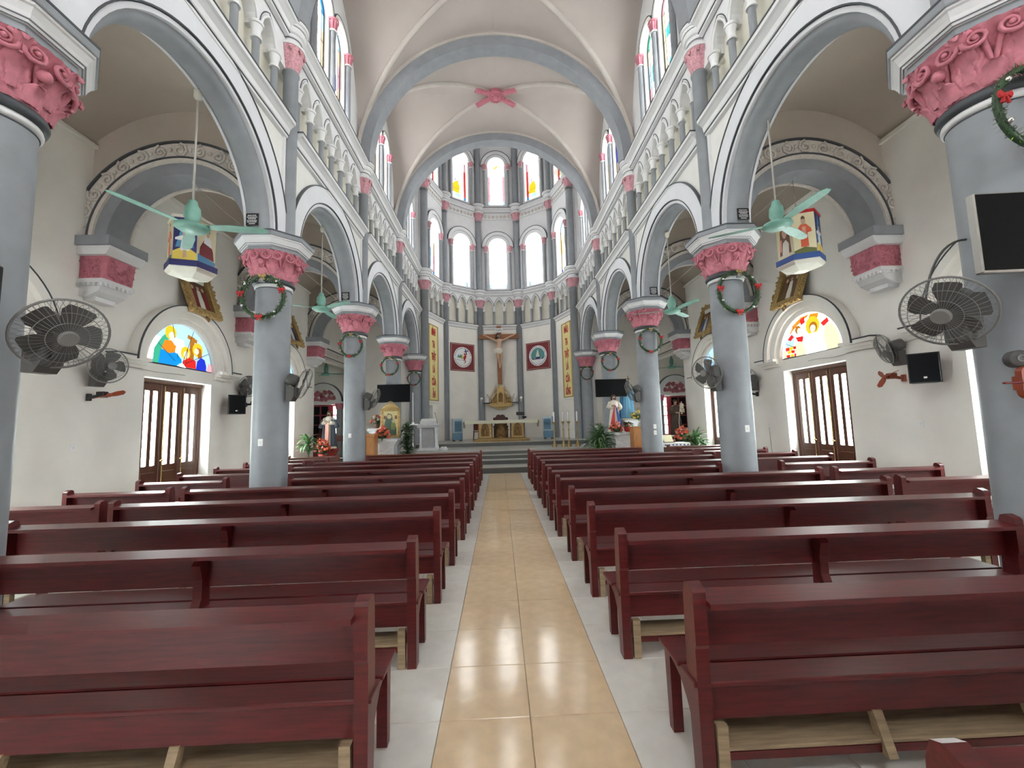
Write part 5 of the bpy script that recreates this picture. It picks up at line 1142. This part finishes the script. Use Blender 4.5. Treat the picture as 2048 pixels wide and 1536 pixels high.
t = thing('plinth_block', 'small white stone block on the step beside the lectern', 'block', (-2.3, 16.0, .63)); m = MB(); m.bev(-.16, .16, -.1, .1, 0, .1, .012); m.build('stone', MARBLE, t); m = MB(); m.bev(-.1, .1, -.07, .07, .1, .14, .01); m.build('cap', WHITEP, t)
# ================================================================ statues, plants and flowers at both sides
def pedestal(label, loc, w, h, mt, rel=None, name='pedestal', rz=0):
    t = thing(name, label, 'pedestal', loc, rz)
    m = MB(); m.bev(-w*.85, w*.85, -w*.7, w*.7, 0, .08, .01); m.prism([(-w*.75, .08), (w*.75, .08), (w*.7, h-.25), (w*.95, h-.1), (-w*.95, h-.1), (-w*.7, h-.25)], -w*.65, w*.65, 'y'); m.build('body', mt, t)
    m = MB(); m.bev(-w*1.05, w*1.05, -w*.8, w*.8, h-.1, h-.03, .01); m.bev(-w, w, -w*.75, w*.75, h-.03, h, .008); m.build('top', mt, t)
    if rel:
        r = random.Random(6); m = MB()
        for i in range(26): x, z = r.uniform(-w*.55, w*.55), r.uniform(.15, h-.2); m.tube([(x+.07*(1-u/11)*math.cos(u+i), -w*.66, z+.07*(1-u/11)*math.sin(u+i)) for u in range(10)], .016, 5)
        m.build('relief', rel, t)
    return t
def leafblade(l, w, droop, n=6):
    m = MB(); vs = []
    for i in range(n+1):
        t = i/n; x = l*(t-.25*droop*t*t); z = l*(.75*t-droop*t*t); ww = w*math.sin(PI*min(1, .12+.88*t))**.8*(1 if t < .95 else .2)
        vs += [(x, -ww, z+.01), (x, 0, z-.012*(1-t)), (x, ww, z+.01)]
    m.add(vs, [(3*i+k, 3*i+k+1, 3*i+4+k, 3*i+3+k) for i in range(n) for k in range(2)], 0, True); return m
LEAFS = {}
def plant(label, loc, n, l, w, pot, stem=0., seed=1, name='potted_palm', dark=False, pr=.17, ph=.3, spread=1., low=.6):
    t = thing(name, label, 'plant', loc); r = random.Random(seed)
    m = MB(); m.lathe([(pr*.75, 0), (pr*.85, .02), (pr, ph-.04), (pr*1.1, ph-.03), (pr*1.1, ph), (pr*.95, ph), (pr*.9, ph-.04), (.0, ph-.04)], 20, cap=False); m.build('pot', pot, t)
    if stem: m = MB(); m.tube([(0, 0, ph-.05), (.02, .01, ph+stem*.5), (0, 0, ph+stem)], [.025, .02, .018], 7); m.build('stem', BROWNP, t)
    for i in range(n):
        k = (l, w, i % 3, dark)
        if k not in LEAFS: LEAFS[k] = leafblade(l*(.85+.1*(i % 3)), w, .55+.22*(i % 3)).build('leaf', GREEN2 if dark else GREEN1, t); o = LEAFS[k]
        else: o = link('leaf', LEAFS[k].data, t)
        o.location = (0, 0, ph-.03+(stem*(low+(1-low)*r.random()) if stem else .03*r.random())); o.rotation_euler = (r.uniform(-.3, .3), -r.uniform(-.25, .75)*spread, 2.4*i+r.uniform(-.3, .3))
    return t
RM = {}
def rose_mesh(c):
    m = MB(); m.sph((0, 0, 0), (.032, .032, .03), 8, 6)
    for k in range(7):
        a = 2*PI*k/7; q = .5 if k % 2 else .8
        m.add([(.03*math.cos(a-.5), .03*math.sin(a-.5), -.02), (.03*math.cos(a+.5), .03*math.sin(a+.5), -.02), (.055*math.cos(a+.3), .055*math.sin(a+.3), .03*q), (.055*math.cos(a-.3), .055*math.sin(a-.3), .03*q)], [(0, 1, 2, 3)], 0, True)
    return m
def bouquet(label, loc, n, rad, cols, seed=1, vase=None, tall=.3, green=26, name='flower_arrangement', sc=1., stand=0):
    t = thing(name, label, 'flowers', loc); r = random.Random(seed)
    if vase: m = MB(); m.lathe([(.06, 0), (.09, .03), (.11, .12), (.08, .2), (.1, .22)], 16, cap=False); m.lathe([(.0, .02), (.08, .02)], 16, cap=False); m.build('vase', vase, t)
    if stand: m = MB(); m.lathe([(.16, -stand), (.14, -stand+.05), (.12, -.1), (.16, 0), (.0, .0)], 18); m.build('stand', MATS['red_drape'] if 'red_drape' in MATS else MAROON, t)
    b = .18 if vase else 0
    for i in range(n):
        a = 2.4*i; q = math.sqrt((i+.5)/n); x, y, z = rad*q*math.cos(a), -abs(rad*.5*math.sin(a))*q if False else rad*.7*q*math.sin(a), b+tall*(1-.75*q*q)+r.uniform(-.06, .06)
        c = cols[i % len(cols)]
        if c.name not in RM: o = rose_mesh(c).build('rose', c, t); RM[c.name] = o
        else: o = link('rose', RM[c.name].data, t)
        o.location = (x, y, z); o.rotation_euler = (r.uniform(.2, 1.2), r.uniform(-.5, .5), r.uniform(0, 6)); o.scale = (sc*r.uniform(.9, 1.25),)*3
    for i in range(green):
        k = ('b', i % 2)
        if k not in LEAFS: LEAFS[k] = leafblade(.24, .035, .5+.4*(i % 2), 4).build('leaf', GREEN1 if i % 2 else GREEN2, t); o = LEAFS[k]
        else: o = link('leaf', LEAFS[k].data, t)
        o.location = (0, 0, b+tall*r.uniform(.0, .55)); o.rotation_euler = (r.uniform(-.3, .3), -r.uniform(-.6, .6), 2.4*i); o.scale = (max(1., rad/.22),)*3
    m = MB(); m.lathe([(.03, 0), (rad*.45, b*.6+.02), (rad*.5, b+tall*.4), (rad*.2, b+tall*.6)], 12, fn=lambda a, z: .02*math.sin(7*a+20*z)); m.build('foliage_core', GREEN2, t)
    return t
# ---------------------------------------------------------------- left side
pedestal('white marble pedestal under the gold framed icon', (-3.92, 14.2, 0), .34, 1.2, MARBLE, WHITEP)
t = thing('icon', 'gold framed icon of a mother and child on the left pedestal', 'icon', (-3.9, 14.4, 1.2)); w, z0, z1 = .33, .02, 1.02
m = MB()
for a, b, c, d in ((-w, -w+.09, z0, z1), (w-.09, w, z0, z1), (-w, w, z0, z0+.09), (-w, w, z1-.09, z1)): m.bev(a, b, -.06, .0, c, d, .015)
r = random.Random(3)
for i in range(46): q = i/46*4; u = (q % 1)*2-1; x, z = ((u*w, z1-.04), (w-.04, .52+u*.46), (-u*w, z0+.04), (-w+.04, .52-u*.46))[int(q)]; m.sph((x, -.06, z), (.025, .02, .025), 6, 4)
m.build('frame', GOLD, t)
m = MB()
for i in range(15):
    x = -.28+.04*i; hgt = .22*(1-(abs(i-7)/7.5)**1.5)+.03; m.tube([(x, -.03, z1), (x*.92, -.03, z1+hgt)], [.022, .008], 5); m.sph((x*.92, -.03, z1+hgt), .016, 6, 4)
m.prism([(-.3, z1), (.3, z1), (.16, z1+.13), (0, z1+.17), (-.16, z1+.13)], -.045, -.015, 'y'); m.build('crest', GOLD, t)
m = MB(); m.box(-w+.08, w-.08, -.03, -.01, z0+.08, z1-.08, 0); m.prism([(-.22, .1), (.2, .1), (.2, .34), (.1, .56), (.04, .82), (-.08, .86), (-.15, .74), (-.2, .5)], -.034, -.03, 'y', 1); m.prism(disc((-.04, .74), .075, 14), -.038, -.034, 'y', 2); m.prism([(.02, .3), (.16, .28), (.17, .5), (.08, .56), (.02, .5)], -.04, -.034, 'y', 3); m.prism(disc((.09, .58), .05, 12), -.044, -.04, 'y', 2)
for x in (-.19, .19): m.prism([(x-.045, .66), (x+.045, .66), (x+.03, .78), (x-.03, .78)], -.036, -.03, 'y', 4)
m.build('painting', [mat('icon_gold', (.55, .46, .22), .5), mat('icon_green', (.06, .11, .08), .5), mat('icon_skin', (.50, .38, .22), .5), OLIVE, BROWNP], t)
bouquet('orange and pink flowers at the foot of the icon', (-4.08, 14.02, 1.2), 40, .28, [ROSE, ROSE2, ROSE, ROSE], 2, None, .34, 30, sc=.95)
pedestal('white pedestal behind the icon carrying a flower vase', (-4.55, 15.0, 0), .26, 1.55, MARBLE)
bouquet('small white and pink flowers in a dark vase behind the icon', (-4.55, 15.0, 1.55), 18, .22, [ROSE2, PALE, ROSE], 5, BROWNP, .25, 16)
def cabinet(label, x):
    t = thing('cabinet', label, 'cabinet', (x, 13.6, 0)); m = MB(); m.bev(-.26, .26, -.2, .2, 0, 1.36, .008); m.build('body', CABW, t)
    for a in (-1, 1): m = MB(); m.bev(a*.125-.115, a*.125+.115, -.215, -.2, .1, 1.28, .006); d = m.build('door', CABW, t); m = MB(); m.sph((a*.03, -.225, .75), .012, 8, 6); m.build('knob', BRASS, d)
    m = MB(); m.bev(-.28, .28, -.22, .2, 1.34, 1.38, .006); m.build('top', CABW, t)
cabinet('orange wooden cabinet beside the third left column', -4.42); cabinet('orange wooden cabinet beside the third right column', 4.5)
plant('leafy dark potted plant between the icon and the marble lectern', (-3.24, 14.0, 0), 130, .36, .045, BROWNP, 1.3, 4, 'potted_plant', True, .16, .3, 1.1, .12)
t = thing('side_table', 'small round white topped stand by the fourth left column', 'table', (-3.2, 14.72, 0)); m = MB(); m.lathe([(.17, 1.63), (.18, 1.64), (.18, 1.66), (.17, 1.67)], 20); m.build('top', WHITEP, t); m = MB(); m.tube([(0, 0, 0), (0, 0, 1.64)], .02, 8); m.lathe([(.14, 0), (.14, .02), (.03, .05)], 16); m.build('post', CHROME, t)
t = thing('candle', 'slim white candle on the stand by the fourth left column', 'candle', (-3.2, 14.72, 1.67)); m = MB(); m.lathe([(.05, 0), (.05, .05), (.02, .06)], 14); m.build('holder', WHITEP, t); m = MB(); m.lathe([(.014, .05), (.014, 1.1), (.004, 1.12)], 10); m.build('wax', WHITEP, t)
def statue(name, label, loc, H, arms, prof, robe_m, hair_m, extra=None, rz=0., beard=True, long_=True, sl=.05, folds=9):
    t = thing(name, label, 'statue', loc, rz)
    J, E_ = human(H, arms); b = body('figure', t, J, E_, SKIN, 2)
    m = robe(prof, H, folds, .05)
    for n, q in (('L', -1), ('R', 1)): el, wr_ = arms[n]; sleeve(m, (q*.10, .005, .785), el, H, sl, sl*1.1); sleeve(m, el, tuple(Vector(el)*.25+Vector(wr_)*.75), H, sl, sl*1.25)
    m.build('robe', robe_m, t); m = MB(); hair(m, H, (0, 0), long_, beard); m.build('hair', hair_m, t); face(t, H)
    if extra: extra(t, H)
    m = MB(); m.lathe([(.2*H, -.03*H), (.2*H, .0), (.17*H, .01*H)], 24); m.build('base', PLASTER, t)
    return t
LONG = [(.17, 0), (.175, .02), (.155, .2), (.13, .4), (.105, .56), (.10, .62), (.12, .72), (.115, .78), (.07, .825), (.04, .835)]
def saint_extra(t, H):
    m = MB(); m.lathe([(.175*H, .02*H), (.185*H, .1*H), (.17*H, .4*H), (.15*H, .6*H), (.145*H, .72*H), (.10*H, .8*H), (.06*H, .83*H)], 36, fn=lambda a, z: .012*H*math.sin(11*a), sy=.78, cap=False)
    for q in (-1, 1): sleeve(m, (q*.14, .0, .74), (q*.22, .0, .52), H, .06, .07)
    v = m.v; fs = [i for i, f in enumerate(m.f) if not all(v[j][1] < -.02*H and abs(v[j][0]) < .1*H for j in f)]
    m.f = [m.f[i] for i in fs]; m.m = [m.m[i] for i in fs]; m.s = [m.s[i] for i in fs]; m.build('cloak', mat('cloak_slate', (.07, .09, .12), .5), t)
    m = MB(); m.box(-.045*H, .045*H, -.145*H, -.125*H, .12*H, .62*H); m.build('stole', ROSE2, t)
statue('saint_statue', 'white robed statue with dark cloak above roses at the left aisle end', (-6.25, 15.0, .92), 1.32, {'L': ((-.15, -.02, .64), (-.03, -.14, .70)), 'R': ((.15, -.02, .64), (.03, -.14, .68))}, LONG, PLASTER, HAIR, saint_extra)
pedestal('red draped pedestal under the left saint statue', (-6.25, 15.0, 0), .27, .88, mat('red_drape', (.30, .03, .025), .6, var=.2), None)
bouquet('orange roses in front of the left saint statue', (-6.25, 14.5, .72), 40, .27, [ROSE, ROSE, ROSE2], 7, None, .5, 10, sc=1.05, stand=.72)
plant('tall leafy potted dracaena against the left wall', (-6.3, 13.5, 0), 44, .5, .045, BROWNP, .95, 9, 'potted_dracaena', False, .16, .35, 1.25, .5)
t = thing('wooden_stand', 'dark wooden bench with white objects behind the left saint', 'bench', (-5.9, 16.2, 0)); m = MB(); m.bev(-1.3, 1.3, -.03, .03, 1.08, 1.3, .006); m.build('backrest', mat('bench_brown', (.12, .035, .02), .4, var=.2), t); m = MB(); m.bev(-1.3, 1.3, -.45, -.0, .42, .46, .006); m.build('seat', MATS['bench_brown'], t)
for q in (-1.25, 0, 1.25): m = MB(); m.bev(q-.035, q+.035, -.04, .04, 0, 1.3, .006); m.build('post', MATS['bench_brown'], t); m = MB(); m.bev(q-.03, q+.03, -.43, -.37, 0, .42, .006); m.build('leg', MATS['bench_brown'], t)
# ---------------------------------------------------------------- right side
pedestal('white marble pedestal with relief under the white robed statue', (4.02, 14.15, 0), .33, 1.2, MARBLE, WHITEP)
def jesus_extra(t, H):
    for q, c in ((-1, RED), (1, BLUE)):
        m = MB(); m.prism([(q*.012*H, .66*H), (q*.03*H, .66*H), (q*.20*H, .05*H), (q*.05*H, .05*H)], -.19*H, -.165*H, 'y'); o = m.build('ray', c, t); 
        for v in o.data.vertices:                                       # hug the robe front: steeper near the hem
            v.co.y = -(.10+.075*(1-v.co.z/(.66*H)))*H-(0 if v.co.y > -.18*H else .006)
    m = MB(); m.sph((0, -.10*H, .67*H), (.02*H, .012*H, .022*H), 8, 6); m.build('heart', RED, t)
statue('robed_statue', 'white robed statue with red and blue rays before the fourth right column', (3.9, 14.32, 1.24), 1.28, {'L': ((-.17, -.01, .63), (-.07, -.11, .68)), 'R': ((.18, -.02, .64), (.10, -.10, .60))}, LONG, PLASTER, HAIR, jesus_extra)
bouquet('orange roses at the feet of the white robed statue', (3.85, 13.98, 1.2), 34, .24, [ROSE, ROSE, ROSE2], 12, None, .3, 14, sc=.95)
bouquet('green foliage with candle pot on the right marble pedestal', (4.24, 14.0, 1.2), 4, .2, [ROSE2, RED], 14, RED, .15, 30)
def mary_extra(t, H):
    m = MB(); m.lathe([(.19*H, .02*H), (.18*H, .3*H), (.15*H, .6*H), (.13*H, .78*H), (.075*H, .86*H), (.07*H, .95*H), (.03*H, 1.0*H)], 40, (0, .02*H), fn=lambda a, z: .014*H*math.sin(13*a), sy=.75, cap=False)
    v = m.v; fs = [i for i, f in enumerate(m.f) if not all(v[j][1] < -.0*H and abs(v[j][0]) < .085*H for j in f)]
    m.f = [m.f[i] for i in fs]; m.m = [m.m[i] for i in fs]; m.s = [m.s[i] for i in fs]; m.build('mantle', SKYB, t)
pedestal('white ornate pedestal under the blue mantled statue', (4.7, 15.1, 0), .28, 1.62, MARBLE, WHITEP)
statue('mantled_statue', 'blue mantled statue half hidden behind the right television', (4.6, 15.1, 1.65), 1.42, {'L': ((-.15, -.03, .64), (-.02, -.14, .72)), 'R': ((.15, -.03, .64), (.02, -.14, .72))}, LONG, mat('robe_blue', (.16, .38, .55), .5), HAIR, mary_extra, beard=False)
t = thing('processional_staff', 'dark staff with ornate head standing behind the right television', 'staff', (4.82, 15.5, 0)); m = MB(); m.tube([(0, 0, 0), (0, 0, 3.0)], .018, 8); m.build('pole', BROWNP, t); m = MB(); m.sph((0, 0, 3.02), .05, 10, 8); m.tube([(0, 0, 3.0), (0, 0, 3.3)], [.03, .01], 6); m.tube([(-.09, 0, 3.17), (.09, 0, 3.17)], .014, 6); m.build('head', GOLDD, t)
bouquet('yellow and white flowers beside the blue mantled statue', (4.85, 14.75, 1.62), 22, .24, [YELL, WHITEP, YELL], 16, None, .28, 20)
plant('bushy potted fern in front of the fourth right column', (3.22, 13.9, 0), 140, .78, .034, BROWNP, .7, 21, 'potted_fern', False, .2, .38, 1.35, .2)
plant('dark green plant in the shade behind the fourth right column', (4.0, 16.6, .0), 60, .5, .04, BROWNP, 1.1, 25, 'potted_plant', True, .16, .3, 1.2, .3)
def anthony_extra(t, H):
    J, E_ = human(.42*H, {'L': ((-.16, -.05, .68), (-.16, -.12, .8)), 'R': ((.16, -.05, .66), (.1, -.14, .72))}, {'L': ((-.06, -.2, .46), (-.06, -.22, .2), (-.06, -.28, .18)), 'R': ((.06, -.2, .46), (.06, -.22, .22), (.06, -.28, .2))}); body('infant', t, J, E_, SKIN, 1, (.13*H, -.10*H, .53*H))
    m = robe([(.16, .25), (.15, .4), (.12, .6), (.12, .78), (.05, .84)], .42*H, 7, .05, 24)
    for i, v in enumerate(m.v): m.v[i] = (v[0]+.13*H, v[1]-.10*H, v[2]+.53*H)
    m.build('infant_robe', PLASTER, t); m = MB(); m.tube([(.03*H, -.16*H, .6*H), (.0, -.17*H, .35*H), (.01*H, -.17*H, .1*H)], .008*H, 5); m.build('rope_belt', PALE, t)
statue('saint_statue', 'brown robed statue holding a child above roses at the right aisle end', (6.55, 15.4, .98), 1.36, {'L': ((-.15, -.02, .63), (-.02, -.15, .62)), 'R': ((.16, -.03, .62), (.10, -.15, .60))}, LONG, mat('habit_brown', (.06, .035, .022), .6, var=.2), HAIR, anthony_extra, long_=False, beard=False)
pedestal('dark red pedestal under the brown robed saint', (6.55, 15.4, 0), .34, .94, mat('red_drape_dark', (.16, .025, .02), .6), None)
bouquet('orange roses in front of the brown robed saint', (6.5, 14.85, .7), 44, .3, [ROSE, ROSE2, ROSE], 18, None, .6, 12, sc=1.05, stand=.7)
plant('spiky potted palm against the right wall', (6.35, 13.5, 0), 64, .6, .042, MARBLE, .6, 31, 'potted_palm', False, .2, .4, 1.3, .3)
pedestal('small white plant pedestal by the right wall', (6.74, 14.15, 0), .17, .85, MARBLE)
t = thing('side_table', 'low table with blue and white cloth near the third right column', 'table', (5.45, 13.2, 0)); m = MB(); m.bev(-.42, .42, -.25, .25, .78, .83, .006); m.build('top', DOORW, t); m = MB(); m.bev(-.43, .43, -.262, .26, .80, .845, .006); m.box(-.43, .43, -.268, -.262, .72, .84); cl = m.build('cloth', WHITEP, t); m = MB()
for i in range(7): m.prism(disc((-.36+.12*i, .785), .026, 10), -.271, -.268, 'y')
m.build('pattern', BLUE, cl)
for a in (-1, 1):
    for b in (-1, 1): m = MB(); m.bev(a*.37-.025, a*.37+.025, b*.2-.025, b*.2+.025, 0, .78, .004); m.build('leg', DOORW, t)
t = thing('open_book', 'open book on a dark rest on the low table', 'book', (5.28, 13.22, .845)); m = MB(); m.prism([(-.12, 0), (.1, 0), (.1, .1), (-.08, .02)], -.2, .2, 'x'); m.build('rest', BLACK, t)
for q in (-1, 1): m = MB(); m.prism([(-.1, .03), (.07, .24), (.085, .23), (-.085, .02)], 0 if q > 0 else -.15, .15 if q > 0 else 0, 'x'); m.build('page', CREAMP, t)
# ================================================================ lettering becomes plain mesh
dg = bpy.context.evaluated_depsgraph_get()
for o in TEXTS:
    me = bpy.data.meshes.new_from_object(o.evaluated_get(dg)); n = link('lettering', me, o.parent); n.matrix_basis = o.matrix_basis.copy(); bpy.data.objects.remove(o)
